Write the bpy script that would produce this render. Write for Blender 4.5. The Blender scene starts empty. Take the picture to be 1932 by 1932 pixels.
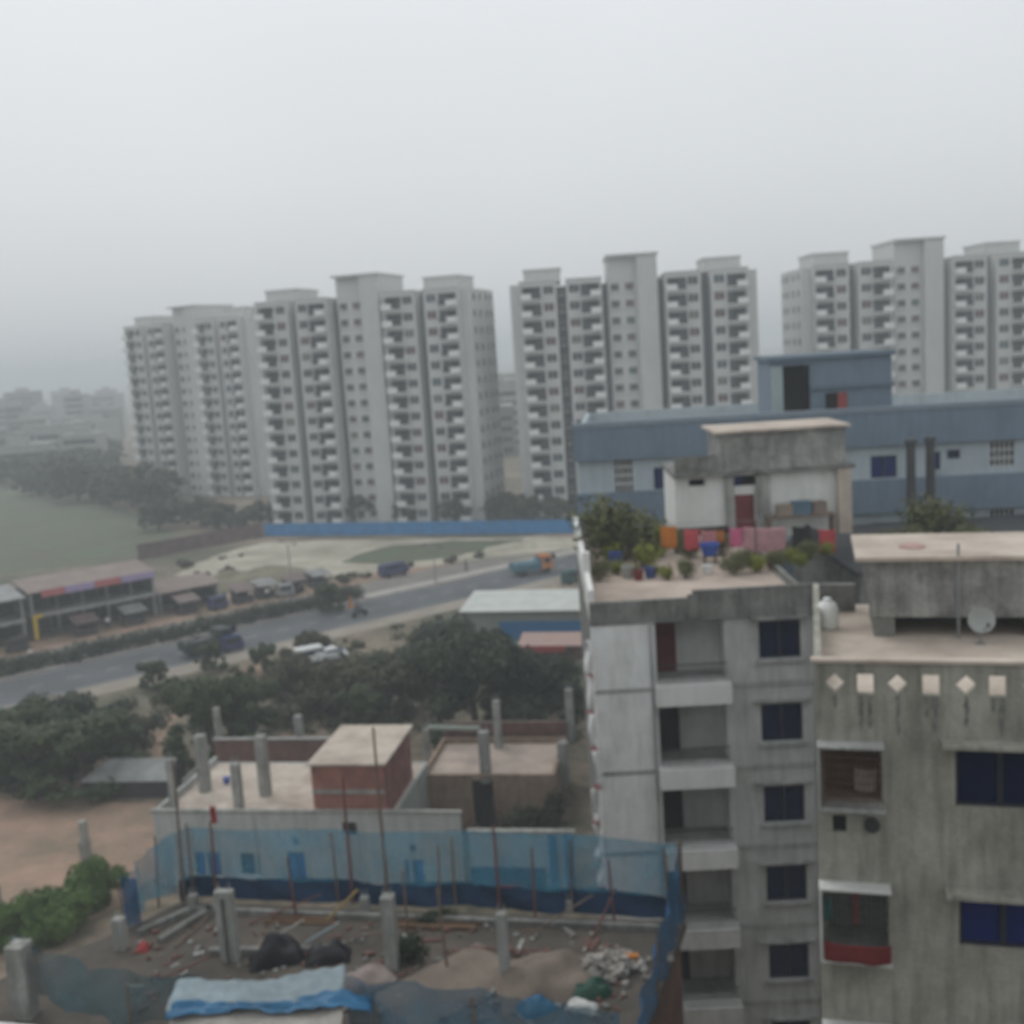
import bpy, math, random
from mathutils import Vector as V, Matrix, noise as mn
random.seed(7)
R = math.radians
C = bpy.context.scene.collection
PI = math.pi
# ------------------------------------------------------------------ camera
PITCH, ROLL, CAMH, FOC, HALF = R(8.4), R(3.7), 31.0, 2081.0, 966.0
FW = V((0, math.cos(PITCH), -math.sin(PITCH)))
_U = V((0, math.sin(PITCH), math.cos(PITCH)))
_R = V((1, 0, 0))
RC = math.cos(ROLL)*_R - math.sin(ROLL)*_U
UC = math.sin(ROLL)*_R + math.cos(ROLL)*_U
CP = V((0, 0, CAMH))
cam = bpy.data.cameras.new('camera')
camo = bpy.data.objects.new('camera', cam)
C.objects.link(camo)
m = Matrix((RC, UC, -FW)).transposed().to_4x4()
m.translation = CP
camo.matrix_world = m
cam.sensor_width = 36
cam.lens = 36*FOC/(2*HALF)
cam.clip_end = 20000
cam.clip_start = .1
bpy.context.scene.camera = camo

# layout helpers: surveyed picture measurements -> metres in the scene
def ray(u, v): return FW + (u-HALF)/FOC*RC + (HALF-v)/FOC*UC
def G(u, v, z=0.0):
    d = ray(u, v); return CP + d*((z-CAMH)/d.z)
def D(u, v, y):
    d = ray(u, v); return CP + d*(y/d.y)
def PL(u, v, o, a):
    a = R(a); dx = V((math.cos(a), math.sin(a), 0)); n = V((-math.sin(a), math.cos(a), 0))
    d = ray(u, v); t = ((V((o[0], o[1], 0))-CP).dot(n))/d.dot(n); p = CP+d*t
    return ((p-V((o[0], o[1], 0))).dot(dx), p.z)

# ------------------------------------------------------------------ materials
def newmat(name):
    m = bpy.data.materials.new(name); m.use_nodes = True
    nt = m.node_tree; b = nt.nodes['Principled BSDF']
    return m, nt, b
def mat(name, c, rough=.85, var=.25, scale=1.2, stain=0.0, metal=0.0, bump=.25, fine=14, tint=None, spec=.3):
    m, nt, b = newmat(name); N = nt.nodes.new; L = nt.links.new
    tc = N('ShaderNodeTexCoord')
    n1 = N('ShaderNodeTexNoise'); n1.inputs['Scale'].default_value = scale; n1.inputs['Detail'].default_value = 6
    n1.inputs['Roughness'].default_value = .65
    L(tc.outputs['Object'], n1.inputs['Vector'])
    rp = N('ShaderNodeValToRGB')
    rp.color_ramp.elements[0].position = .3; rp.color_ramp.elements[1].position = .7
    d = tuple(max(0, x*(1-var)) for x in c); l = tuple(min(1, x*(1+var*.8)) for x in c)
    if tint: d = tuple(x*(1-var*.4) for x in tint)
    rp.color_ramp.elements[0].color = (*d, 1); rp.color_ramp.elements[1].color = (*l, 1)
    L(n1.outputs['Fac'], rp.inputs['Fac'])
    out = rp.outputs['Color']
    n2 = N('ShaderNodeTexNoise'); n2.inputs['Scale'].default_value = fine; n2.inputs['Detail'].default_value = 4
    L(tc.outputs['Object'], n2.inputs['Vector'])
    if stain > 0:
        mp = N('ShaderNodeMapping'); mp.inputs['Scale'].default_value = (1.9, 1.9, .24)
        L(tc.outputs['Object'], mp.inputs['Vector'])
        n3 = N('ShaderNodeTexNoise'); n3.inputs['Scale'].default_value = 1.5; n3.inputs['Detail'].default_value = 8
        n3.inputs['Roughness'].default_value = .7
        L(mp.outputs['Vector'], n3.inputs['Vector'])
        r3 = N('ShaderNodeValToRGB'); r3.color_ramp.elements[0].position = .45; r3.color_ramp.elements[1].position = .68
        r3.color_ramp.elements[0].color = (1, 1, 1, 1)
        k = 1-stain; r3.color_ramp.elements[1].color = (k*.97, k, k*.95, 1)
        L(n3.outputs['Fac'], r3.inputs['Fac'])
        mx = N('ShaderNodeMix'); mx.data_type = 'RGBA'; mx.blend_type = 'MULTIPLY'; mx.inputs[0].default_value = 1
        L(out, mx.inputs[6]); L(r3.outputs['Color'], mx.inputs[7]); out = mx.outputs[2]
    r4 = N('ShaderNodeMapRange'); r4.inputs[1].default_value = .3; r4.inputs[2].default_value = .7
    r4.inputs[3].default_value = 1-var*.35; r4.inputs[4].default_value = 1+var*.25
    L(n2.outputs['Fac'], r4.inputs[0])
    mx2 = N('ShaderNodeMix'); mx2.data_type = 'RGBA'; mx2.blend_type = 'MULTIPLY'; mx2.inputs[0].default_value = 1
    L(out, mx2.inputs[6]); L(r4.outputs[0], mx2.inputs[7])
    L(mx2.outputs[2], b.inputs['Base Color'])
    b.inputs['Roughness'].default_value = rough; b.inputs['Metallic'].default_value = metal
    b.inputs['Specular IOR Level'].default_value = spec
    if bump:
        bp = N('ShaderNodeBump'); bp.inputs['Strength'].default_value = bump; bp.inputs['Distance'].default_value = .03
        L(n2.outputs['Fac'], bp.inputs['Height']); L(bp.outputs[0], b.inputs['Normal'])
    return m
def brickmat(name, c1, c2, mortar, sc=1.0):
    m, nt, b = newmat(name); N = nt.nodes.new; L = nt.links.new
    tc = N('ShaderNodeTexCoord'); sp = N('ShaderNodeSeparateXYZ'); L(tc.outputs['Object'], sp.inputs[0])
    ad = N('ShaderNodeMath'); L(sp.outputs[0], ad.inputs[0]); L(sp.outputs[1], ad.inputs[1])
    cb = N('ShaderNodeCombineXYZ'); L(ad.outputs[0], cb.inputs[0]); L(sp.outputs[2], cb.inputs[1])
    br = N('ShaderNodeTexBrick'); br.inputs['Scale'].default_value = 4*sc
    br.inputs['Color1'].default_value = (*c1, 1); br.inputs['Color2'].default_value = (*c2, 1); br.inputs['Mortar'].default_value = (*mortar, 1)
    br.inputs['Mortar Size'].default_value = .018
    L(cb.outputs[0], br.inputs['Vector'])
    n = N('ShaderNodeTexNoise'); n.inputs['Scale'].default_value = 1.1; n.inputs['Detail'].default_value = 7; L(tc.outputs['Object'], n.inputs['Vector'])
    mr = N('ShaderNodeMapRange'); mr.inputs[1].default_value = .3; mr.inputs[2].default_value = .7; mr.inputs[3].default_value = .6; mr.inputs[4].default_value = 1.2
    L(n.outputs['Fac'], mr.inputs[0])
    mx = N('ShaderNodeMix'); mx.data_type = 'RGBA'; mx.blend_type = 'MULTIPLY'; mx.inputs[0].default_value = 1
    L(br.outputs['Color'], mx.inputs[6]); L(mr.outputs[0], mx.inputs[7]); L(mx.outputs[2], b.inputs['Base Color'])
    b.inputs['Roughness'].default_value = .9
    return m
def glass(name, c, rough=.12):
    m, nt, b = newmat(name)
    b.inputs['Base Color'].default_value = (*c, 1); b.inputs['Roughness'].default_value = rough
    b.inputs['Specular IOR Level'].default_value = .1
    return m
def corrugated(name, c, per=.15, var=.25, rough=.5, axis=0):
    m, nt, b = newmat(name); N = nt.nodes.new; L = nt.links.new
    tc = N('ShaderNodeTexCoord'); w = N('ShaderNodeTexWave'); w.bands_direction = 'XYZ'[axis]
    w.inputs['Scale'].default_value = .314/per; L(tc.outputs['Object'], w.inputs['Vector'])
    n = N('ShaderNodeTexNoise'); n.inputs['Scale'].default_value = .7; n.inputs['Detail'].default_value = 6; L(tc.outputs['Object'], n.inputs['Vector'])
    rp = N('ShaderNodeValToRGB'); rp.color_ramp.elements[0].position = .3; rp.color_ramp.elements[1].position = .7
    rp.color_ramp.elements[0].color = (*[x*(1-var) for x in c], 1); rp.color_ramp.elements[1].color = (*[min(1, x*(1+var)) for x in c], 1)
    L(n.outputs['Fac'], rp.inputs['Fac']); L(rp.outputs[0], b.inputs['Base Color'])
    bp = N('ShaderNodeBump'); bp.inputs['Strength'].default_value = .8; bp.inputs['Distance'].default_value = .03
    L(w.outputs['Fac'], bp.inputs['Height']); L(bp.outputs[0], b.inputs['Normal'])
    b.inputs['Roughness'].default_value = rough
    return m
def netmat(name, c, alpha):
    """woven shade net: open weave, so part of the light passes straight through"""
    m, nt, b = newmat(name); N = nt.nodes.new; L = nt.links.new
    tc = N('ShaderNodeTexCoord'); n = N('ShaderNodeTexNoise'); n.inputs['Scale'].default_value = .9; n.inputs['Detail'].default_value = 5
    L(tc.outputs['Object'], n.inputs['Vector'])
    rp = N('ShaderNodeValToRGB'); rp.color_ramp.elements[0].position = .3; rp.color_ramp.elements[1].position = .7
    rp.color_ramp.elements[0].color = (*[x*.75 for x in c], 1); rp.color_ramp.elements[1].color = (*[x*1.2 for x in c], 1)
    L(n.outputs['Fac'], rp.inputs[0]); L(rp.outputs[0], b.inputs['Base Color'])
    mr = N('ShaderNodeMapRange'); mr.inputs[1].default_value = .3; mr.inputs[2].default_value = .7
    mr.inputs[3].default_value = alpha-.12; mr.inputs[4].default_value = alpha+.12
    L(n.outputs['Fac'], mr.inputs[0]); L(mr.outputs[0], b.inputs['Alpha'])
    b.inputs['Roughness'].default_value = .8
    return m
def leafmat(name, c, var=.45, scale=.5, yellow=.3):
    m, nt, b = newmat(name); N = nt.nodes.new; L = nt.links.new
    tc = N('ShaderNodeTexCoord'); n = N('ShaderNodeTexNoise'); n.inputs['Scale'].default_value = scale; n.inputs['Detail'].default_value = 9; n.inputs['Roughness'].default_value = .8
    L(tc.outputs['Object'], n.inputs['Vector'])
    rp = N('ShaderNodeValToRGB'); rp.color_ramp.elements[0].position = .36; rp.color_ramp.elements[1].position = .7
    rp.color_ramp.elements[0].color = (*[x*(1-var) for x in c], 1)
    rp.color_ramp.elements[1].color = (c[0]*(1+var+yellow), c[1]*(1+var), c[2]*(1+var*.5), 1)
    L(n.outputs['Fac'], rp.inputs[0]); L(rp.outputs[0], b.inputs['Base Color'])
    b.inputs['Roughness'].default_value = .6; b.inputs['Specular IOR Level'].default_value = .25
    return m
M = {}
M['conc'] = mat('weathered_concrete', (.33, .33, .31), var=.3, stain=.45)
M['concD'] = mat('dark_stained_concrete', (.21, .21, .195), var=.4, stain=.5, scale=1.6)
M['concW'] = mat('pale_cement_plaster', (.58, .575, .56), var=.14, stain=.2, scale=.8)
M['concG'] = mat('grey_cement_plaster', (.36, .365, .35), var=.22, stain=.35, scale=.9)
M['rough'] = mat('raw_cement_render', (.35, .335, .29), var=.3, stain=.42, scale=.9, bump=.6)
M['tank'] = mat('mottled_tank_concrete', (.30, .30, .285), var=.5, stain=.4, scale=1.1, bump=.6)
M['roofT'] = mat('sandy_roof_screed', (.53, .465, .395), var=.18, stain=0, scale=.6, tint=(.38, .31, .26))
M['roofP'] = mat('pink_terrace_screed', (.44, .36, .305), var=.25, scale=.5, tint=(.33, .27, .23))
M['tower'] = mat('white_tower_paint', (.55, .55, .54), var=.07, scale=.15, stain=.10, bump=0)
M['towerB'] = mat('bright_balcony_paint', (.74, .74, .73), var=.06, bump=0)
M['towerD'] = mat('shaded_tower_recess', (.085, .095, .11), var=.15, scale=.2, bump=0)  # shade of the seams and loggias put into a near-black wall colour
M['paneF'] = glass('dark_window_glass', (.03, .035, .04), .25)
M['paneM'] = glass('maroon_curtain_glass', (.09, .04, .045), .4); M['paneT'] = glass('teal_curtain_glass', (.04, .075, .085), .4); M['paneO'] = glass('olive_curtain_glass', (.13, .125, .10), .4)
M['pane'] = glass('blue_black_glass', (.007, .013, .045), .25)
M['paneB'] = glass('blue_tinted_glass', (.012, .022, .12), .25)
M['frame'] = mat('dark_aluminium_frame', (.05, .055, .07), rough=.4, var=.1, metal=.5, bump=0)
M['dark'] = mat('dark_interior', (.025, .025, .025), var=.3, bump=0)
M['bluewall'] = mat('blue_grey_paint', (.165, .215, .275), var=.13, stain=.15, scale=.4)
M['bluewallL'] = mat('light_grey_blue_paint', (.40, .455, .49), var=.12, stain=.12, scale=.5)
M['white'] = mat('white_paint', (.72, .72, .70), var=.08, stain=.12, scale=.8)
M['redDoor'] = mat('maroon_door_paint', (.16, .03, .03), rough=.55, var=.3, bump=0)
M['brick'] = brickmat('red_brick', (.34, .105, .075), (.25, .085, .065), (.28, .22, .19))
M['brickD'] = brickmat('old_brown_brick', (.19, .085, .065), (.12, .06, .05), (.15, .12, .10))
M['mud'] = mat('brown_cement_wall', (.30, .215, .16), var=.3, stain=.3)
M['bluesheet'] = corrugated('blue_steel_sheet', (.018, .19, .44), .25, .2)
M['teal'] = mat('blue_painted_sheet', (.03, .16, .34), rough=.5, var=.2, bump=0)
M['brownsheet'] = corrugated('rusty_brown_sheet', (.13, .085, .08), .25, .3)
M['tin'] = corrugated('grey_tin_sheet', (.22, .225, .22), .12, .3)
M['tinL'] = corrugated('pale_tin_roofing', (.50, .52, .49), .2, .12)
M['asph'] = mat('worn_asphalt', (.105, .112, .12), var=.26, scale=.14, rough=.9, fine=6, bump=.1)
M['pave'] = mat('dusty_pavement', (.29, .255, .215), var=.22, scale=.3, bump=.1)
M['kerb'] = mat('concrete_kerb', (.36, .34, .31), var=.2, scale=.6)
M['line'] = mat('faded_road_paint', (.5, .5, .46), var=.3, scale=.8, bump=0)
M['sand'] = mat('pale_sand_fill', (.46, .42, .345), var=.2, scale=.12, tint=(.25, .235, .175), fine=.8, bump=.3)
M['dirt'] = mat('reddish_dirt', (.33, .215, .16), var=.24, scale=.22, tint=(.19, .155, .11), fine=1.7, bump=.4)
M['earth'] = mat('damp_site_earth', (.10, .083, .068), var=.35, scale=.45, tint=(.058, .054, .047), fine=2.5, bump=.6)
M['sandp'] = mat('building_sand', (.185, .148, .12), var=.25, scale=1.0, bump=.5)
M['rubble'] = mat('broken_concrete', (.33, .31, .28), var=.4, scale=2)
M['field'] = mat('rough_green_field', (.07, .10, .055), var=.45, scale=.09, tint=(.135, .12, .085), fine=.5, bump=.3)
M['wood'] = mat('weathered_bamboo', (.17, .125, .095), var=.3, scale=3, bump=.2)
M['woodR'] = mat('red_brown_pole', (.16, .075, .065), var=.3, scale=3, bump=.1)
M['steel'] = mat('grey_galvanised_steel', (.28, .29, .3), rough=.5, var=.15, metal=.4, bump=0)
M['iron'] = mat('dark_iron', (.05, .05, .052), rough=.55, var=.3, bump=0)
M['net'] = netmat('blue_shade_net', (.06, .265, .39), .55)
M['netD'] = netmat('dense_blue_net', (.028, .12, .26), .86)
M['netD2'] = netmat('dark_blue_net', (.045, .15, .23), .66)
M['netG'] = netmat('faded_green_net', (.06, .14, .17), .62)
M['tarp'] = mat('blue_tarpaulin', (.02, .12, .24), rough=.35, var=.35, scale=1.2, bump=.3, fine=5)
M['tarpW'] = mat('dusty_grey_tarpaulin', (.21, .27, .295), rough=.5, var=.25, scale=.9, bump=.3, fine=5)
M['leafD'] = leafmat('dark_mango_leaf', (.034, .052, .030))
M['leafM'] = leafmat('mid_green_leaf', (.042, .070, .030))
M['leafO'] = leafmat('olive_dry_leaf', (.058, .066, .034))
M['leafR'] = leafmat('mixed_roof_leaf', (.085, .118, .05), scale=2.2, yellow=.7)
M['leafB'] = leafmat('fresh_green_leaf', (.07, .14, .032))
M['leafY'] = leafmat('yellow_green_leaf', (.17, .21, .03))
M['bark'] = mat('tree_bark', (.10, .08, .06), var=.3, scale=3)
M['black'] = mat('black_plastic', (.012, .012, .016), rough=.4, var=.3, bump=0)
M['tyre'] = mat('rubber_tyre', (.018, .018, .018), rough=.8, var=.2, bump=0)
M['skin'] = mat('skin', (.22, .12, .075), var=.1, bump=0)
def paint(n, c, r=.4): return mat(n, c, rough=r, var=.15, scale=2, bump=0)
M['navy'] = paint('navy_paint', (.03, .045, .12)); M['truckB'] = paint('turquoise_paint', (.06, .15, .2)); M['orange'] = paint('orange_paint', (.48, .17, .035))
M['truckD'] = paint('dark_green_paint', (.03, .045, .04)); M['vanW'] = paint('white_vehicle_paint', (.7, .71, .7)); M['autoG'] = paint('dark_teal_paint', (.02, .08, .075))
M['red'] = paint('red_paint', (.34, .05, .045), .6); M['yellow'] = paint('yellow_sign_paint', (.55, .38, .02), .6); M['violet'] = paint('lavender_banner_print', (.36, .29, .46), .6)
M['pinkred'] = paint('faded_red_banner_print', (.45, .14, .14), .6)
def cloth(n, c): return mat(n, c, rough=.9, var=.18, scale=3, bump=.3, fine=25)

M['stain'] = mat('black_water_stain', (.19, .19, .17), var=.45, scale=4, bump=0)
# ------------------------------------------------------------------ mesh builder
class MB:
    def __init__(s): s.v = []; s.f = []; s.mi = []; s.x = None; s.k = 0
    def add(s, vs, fs):
        o = len(s.v)
        s.v += [tuple(s.x @ V(p)) if s.x else tuple(p) for p in vs]
        s.f += [tuple(i+o for i in f) for f in fs]; s.mi += [s.k]*len(fs); return s
    def box(s, x0, x1, y0, y1, z0, z1):
        return s.add([(x0, y0, z0), (x1, y0, z0), (x1, y1, z0), (x0, y1, z0), (x0, y0, z1), (x1, y0, z1), (x1, y1, z1), (x0, y1, z1)],
                     [(3, 2, 1, 0), (4, 5, 6, 7), (0, 1, 5, 4), (1, 2, 6, 5), (2, 3, 7, 6), (3, 0, 4, 7)])
    def prism(s, poly, z0, z1):
        n = len(poly)
        return s.add([(x, y, z0) for x, y in poly]+[(x, y, z1) for x, y in poly],
                     [tuple(range(n-1, -1, -1)), tuple(range(n, 2*n))]+[(i, (i+1) % n, n+(i+1) % n, n+i) for i in range(n)])
    def quad(s, a, b, c, d): return s.add([a, b, c, d], [(0, 1, 2, 3)])
    def tube(s, p, q, r0, r1=None, n=8):
        r1 = r0 if r1 is None else r1; p = V(p); q = V(q); d = (q-p).normalized()
        a = d.orthogonal().normalized(); b = d.cross(a); vs = []
        for c, r in ((p, r0), (q, r1)):
            for i in range(n):
                t = 2*PI*i/n; vs.append(c+a*math.cos(t)*r+b*math.sin(t)*r)
        return s.add(vs, [(i, (i+1) % n, n+(i+1) % n, n+i) for i in range(n)]+[tuple(range(n-1, -1, -1)), tuple(range(n, 2*n))])
    def bar(s, p, q, w, h=None):
        h = h or w; p = V(p); q = V(q); d = (q-p).normalized()
        up = V((0, 0, 1)) if abs(d.z) < .95 else V((0, 1, 0))
        a = d.cross(up).normalized()*w/2; b = a.cross(d).normalized()*h/2
        vs = [p-a-b, p+a-b, p+a+b, p-a+b, q-a-b, q+a-b, q+a+b, q-a+b]
        return s.add(vs, [(3, 2, 1, 0), (4, 5, 6, 7), (0, 1, 5, 4), (1, 2, 6, 5), (2, 3, 7, 6), (3, 0, 4, 7)])
    def lathe(s, prof, n=14, c=(0, 0, 0)):
        vs = [(c[0]+r*math.cos(2*PI*i/n), c[1]+r*math.sin(2*PI*i/n), c[2]+z) for r, z in prof for i in range(n)]
        fs = [(k*n+i, k*n+(i+1) % n, (k+1)*n+(i+1) % n, (k+1)*n+i) for k in range(len(prof)-1) for i in range(n)]
        fs += [tuple(range(n-1, -1, -1)), tuple((len(prof)-1)*n+i for i in range(n))]
        return s.add(vs, fs)
    def sheet(s, fn, nu, nv):
        vs = [fn(i/nu, j/nv) for j in range(nv+1) for i in range(nu+1)]
        return s.add(vs, [(j*(nu+1)+i, j*(nu+1)+i+1, (j+1)*(nu+1)+i+1, (j+1)*(nu+1)+i) for j in range(nv) for i in range(nu)])
    def wall(s, x0, x1, z0, z1, y, t, holes=(), back=True):
        """wall along local x, front at y, thickness t towards +y, with rectangular openings and their reveals"""
        xs = sorted({x0, x1, *[min(max(h[i], x0), x1) for h in holes for i in (0, 1)]})
        zs = sorted({z0, z1, *[min(max(h[i], z0), z1) for h in holes for i in (2, 3)]})
        def solid(i, j):
            if i < 0 or j < 0 or i >= len(xs)-1 or j >= len(zs)-1: return False
            cx = (xs[i]+xs[i+1])/2; cz = (zs[j]+zs[j+1])/2
            return not any(h[0] < cx < h[1] and h[2] < cz < h[3] for h in holes)
        for i in range(len(xs)-1):
            for j in range(len(zs)-1):
                if not solid(i, j): continue
                a, b, c, d = xs[i], xs[i+1], zs[j], zs[j+1]
                s.quad((a, y, c), (b, y, c), (b, y, d), (a, y, d))
                if back: s.quad((b, y+t, c), (a, y+t, c), (a, y+t, d), (b, y+t, d))
                if not solid(i-1, j): s.quad((a, y+t, c), (a, y, c), (a, y, d), (a, y+t, d))
                if not solid(i+1, j): s.quad((b, y, c), (b, y+t, c), (b, y+t, d), (b, y, d))
                if not solid(i, j-1): s.quad((a, y+t, c), (b, y+t, c), (b, y, c), (a, y, c))
                if not solid(i, j+1): s.quad((a, y, d), (b, y, d), (b, y+t, d), (a, y+t, d))
        return s
    def build(s, name, mats, parent=None, loc=None, smooth=False):
        me = bpy.data.meshes.new(name); me.from_pydata(s.v, [], s.f)
        for mm in (mats if isinstance(mats, (list, tuple)) else [mats]): me.materials.append(mm)
        if any(s.mi): me.polygons.foreach_set('material_index', s.mi)
        if smooth: me.polygons.foreach_set('use_smooth', [True]*len(s.f))
        me.update()
        o = bpy.data.objects.new(name, me); C.objects.link(o)
        if parent: o.parent = parent
        if loc is not None: o.location = loc
        return o
def tag(o, label, cat, group=None):
    o['label'] = label; o['category'] = cat
    if group: o['group'] = group
    return o
def thing(name, label, cat, loc=(0, 0, 0), rz=0, group=None):
    o = bpy.data.objects.new(name, None); C.objects.link(o); o.location = loc; o.rotation_euler = (0, 0, R(rz))
    return tag(o, label, cat, group)
def kind(o, k): o['kind'] = k; return o
def kids(o): return [c for c in ALLKIDS.get(o.name, [])]
def dup(o, loc=None, rz=None, label=None, parent=None, scale=None):
    c = o.copy(); C.objects.link(c)
    if parent: c.parent = parent
    if loc is not None: c.location = loc
    if rz is not None: c.rotation_euler = (0, 0, R(rz))
    if scale is not None: c.scale = (scale,)*3 if not isinstance(scale, tuple) else scale
    if label: c['label'] = label
    for ch in list(o.children): dup(ch, parent=c)
    return c
def rnd(a, b): return random.uniform(a, b)

# ------------------------------------------------------------------ setting: ground, roads
def flat(name, pts, m, z):
    b = MB(); b.add([(p[0], p[1], z) for p in pts], [tuple(range(len(pts)))])
    o = b.build(name, m); 
    if o.data.polygons[0].normal.z < 0: o.data.flip_normals()
    return kind(o, 'structure')
def patch(name, pts, m, z, k=1.3):
    out = []; n = len(pts)
    for i in range(n):
        a, b_ = V((pts[i][0], pts[i][1], 0)), V((pts[(i+1) % n][0], pts[(i+1) % n][1], 0)); q = max(1, min(40, int((b_-a).length/1.4)))
        for j in range(q):
            p = a.lerp(b_, j/q); o = V((mn.noise(p*.22)+.5*mn.noise(p*.8), mn.noise(p*.22+V((9, 3, 1)))+.5*mn.noise(p*.8+V((1, 8, 2))), 0))*k; out.append(p+o)
    return flat(name, out, m, z)
def groundmat():
    m, nt, b = newmat('dusty_ground'); N = nt.nodes.new; L = nt.links.new
    tc = N('ShaderNodeTexCoord')
    n1 = N('ShaderNodeTexNoise'); n1.inputs['Scale'].default_value = .045; n1.inputs['Detail'].default_value = 8; n1.inputs['Roughness'].default_value = .65
    n2 = N('ShaderNodeTexNoise'); n2.inputs['Scale'].default_value = .9; n2.inputs['Detail'].default_value = 6
    L(tc.outputs['Object'], n1.inputs['Vector']); L(tc.outputs['Object'], n2.inputs['Vector'])
    rp = N('ShaderNodeValToRGB'); e = rp.color_ramp.elements
    e[0].position = .36; e[0].color = (.085, .092, .055, 1); e[1].position = .66; e[1].color = (.35, .265, .2, 1)
    x = e.new(.5); x.color = (.16, .135, .095, 1)
    L(n1.outputs['Fac'], rp.inputs[0])
    mr = N('ShaderNodeMapRange'); mr.inputs[1].default_value = .3; mr.inputs[2].default_value = .7; mr.inputs[3].default_value = .6; mr.inputs[4].default_value = 1.25
    L(n2.outputs['Fac'], mr.inputs[0])
    mx = N('ShaderNodeMix'); mx.data_type = 'RGBA'; mx.blend_type = 'MULTIPLY'; mx.inputs[0].default_value = 1
    L(rp.outputs[0], mx.inputs[6]); L(mr.outputs[0], mx.inputs[7]); L(mx.outputs[2], b.inputs['Base Color'])
    b.inputs['Roughness'].default_value = .95
    bp = N('ShaderNodeBump'); bp.inputs['Distance'].default_value = .15; L(n2.outputs['Fac'], bp.inputs['Height']); L(bp.outputs[0], b.inputs['Normal'])
    return m
flat('ground', [(-4000, -120), (4000, -120), (4000, 4500), (-4000, 4500)], groundmat(), 0)
RD = V((.785, .62, 0)).normalized(); RN = V((-RD.y, RD.x, 0)); R0 = V((-50.5, 102.6, 0)); RA = math.degrees(math.atan2(RD.y, RD.x))
def rp(s, t, z=0): p = R0+RD*s+RN*t; return V((p.x, p.y, z))
def strip(name, t0, t1, m, z, s0=-120, s1=150): return flat(name, [rp(s0, t0), rp(s1, t0), rp(s1, t1), rp(s0, t1)], m, z)
strip('road_verge', -3.6, -.1, M['pave'], .004)
strip('road', 0, 10.2, M['asph'], .008)
def slabstrip(name, t0, t1, m, h):
    b = MB(); b.x = Matrix.Translation(R0) @ Matrix.Rotation(R(RA), 4, 'Z'); b.box(-120, 150, t0, t1, 0, h)
    return kind(b.build(name, m), 'structure')
slabstrip('median_kerb', 10.4, 13.0, M['kerb'], .16)
strip('service_road', 13.2, 20.0, mat('dusty_asphalt', (.20, .185, .165), var=.18, scale=.3, bump=.1), .008)
strip('dirt_shoulder', 20.2, 25.5, M['dirt'], .006)
mk = MB()
for i in range(-60, 75):
    s = i*2.0*2
    for t in (5.1,): 
        a, b_, c_, d_ = rp(s, t-.07, .012), rp(s+1.6, t-.07, .012), rp(s+1.6, t+.07, .012), rp(s, t+.07, .012); mk.quad(a, b_, c_, d_)
for t in (.4, 9.8):
    mk.quad(rp(-120, t-.06, .012), rp(150, t-.06, .012), rp(150, t+.06, .012), rp(-120, t+.06, .012))
kind(mk.build('road_marking', M['line']), 'structure')
P = lambda *a: [G(u, v) for u, v in a]
patch('sand_lot', P((330, 1085), (395, 1052), (500, 1022), (800, 1016), (1090, 1014), (1240, 1012), (1240, 1022), (1090, 1034), (900, 1056), (720, 1078), (500, 1098)), M['sand'], .016)
patch('grass_strip', P((640, 1062), (720, 1032), (850, 1020), (990, 1018), (930, 1036), (860, 1050), (770, 1062)), M['field'], .022)
patch('field', P((-400, 900), (0, 905), (130, 925), (260, 970), (330, 1010), (250, 1060), (110, 1072), (-400, 1120)), M['field'], .01)
patch('dirt_lot', P((-300, 1560), (0, 1505), (300, 1520), (330, 1640), (250, 1680), (80, 1790), (-300, 1800)), M['dirt'], .012)
patch('bare_earth', P((215, 1360), (330, 1350), (345, 1420), (240, 1440)), M['dirt'], .018)
patch('footpath', P((480, 1400), (560, 1370), (560, 1440), (500, 1440)), M['dirt'], .018)
patch('trackway', P((430, 1265), (520, 1255), (640, 1300), (560, 1330)), M['dirt'], .02)

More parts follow.
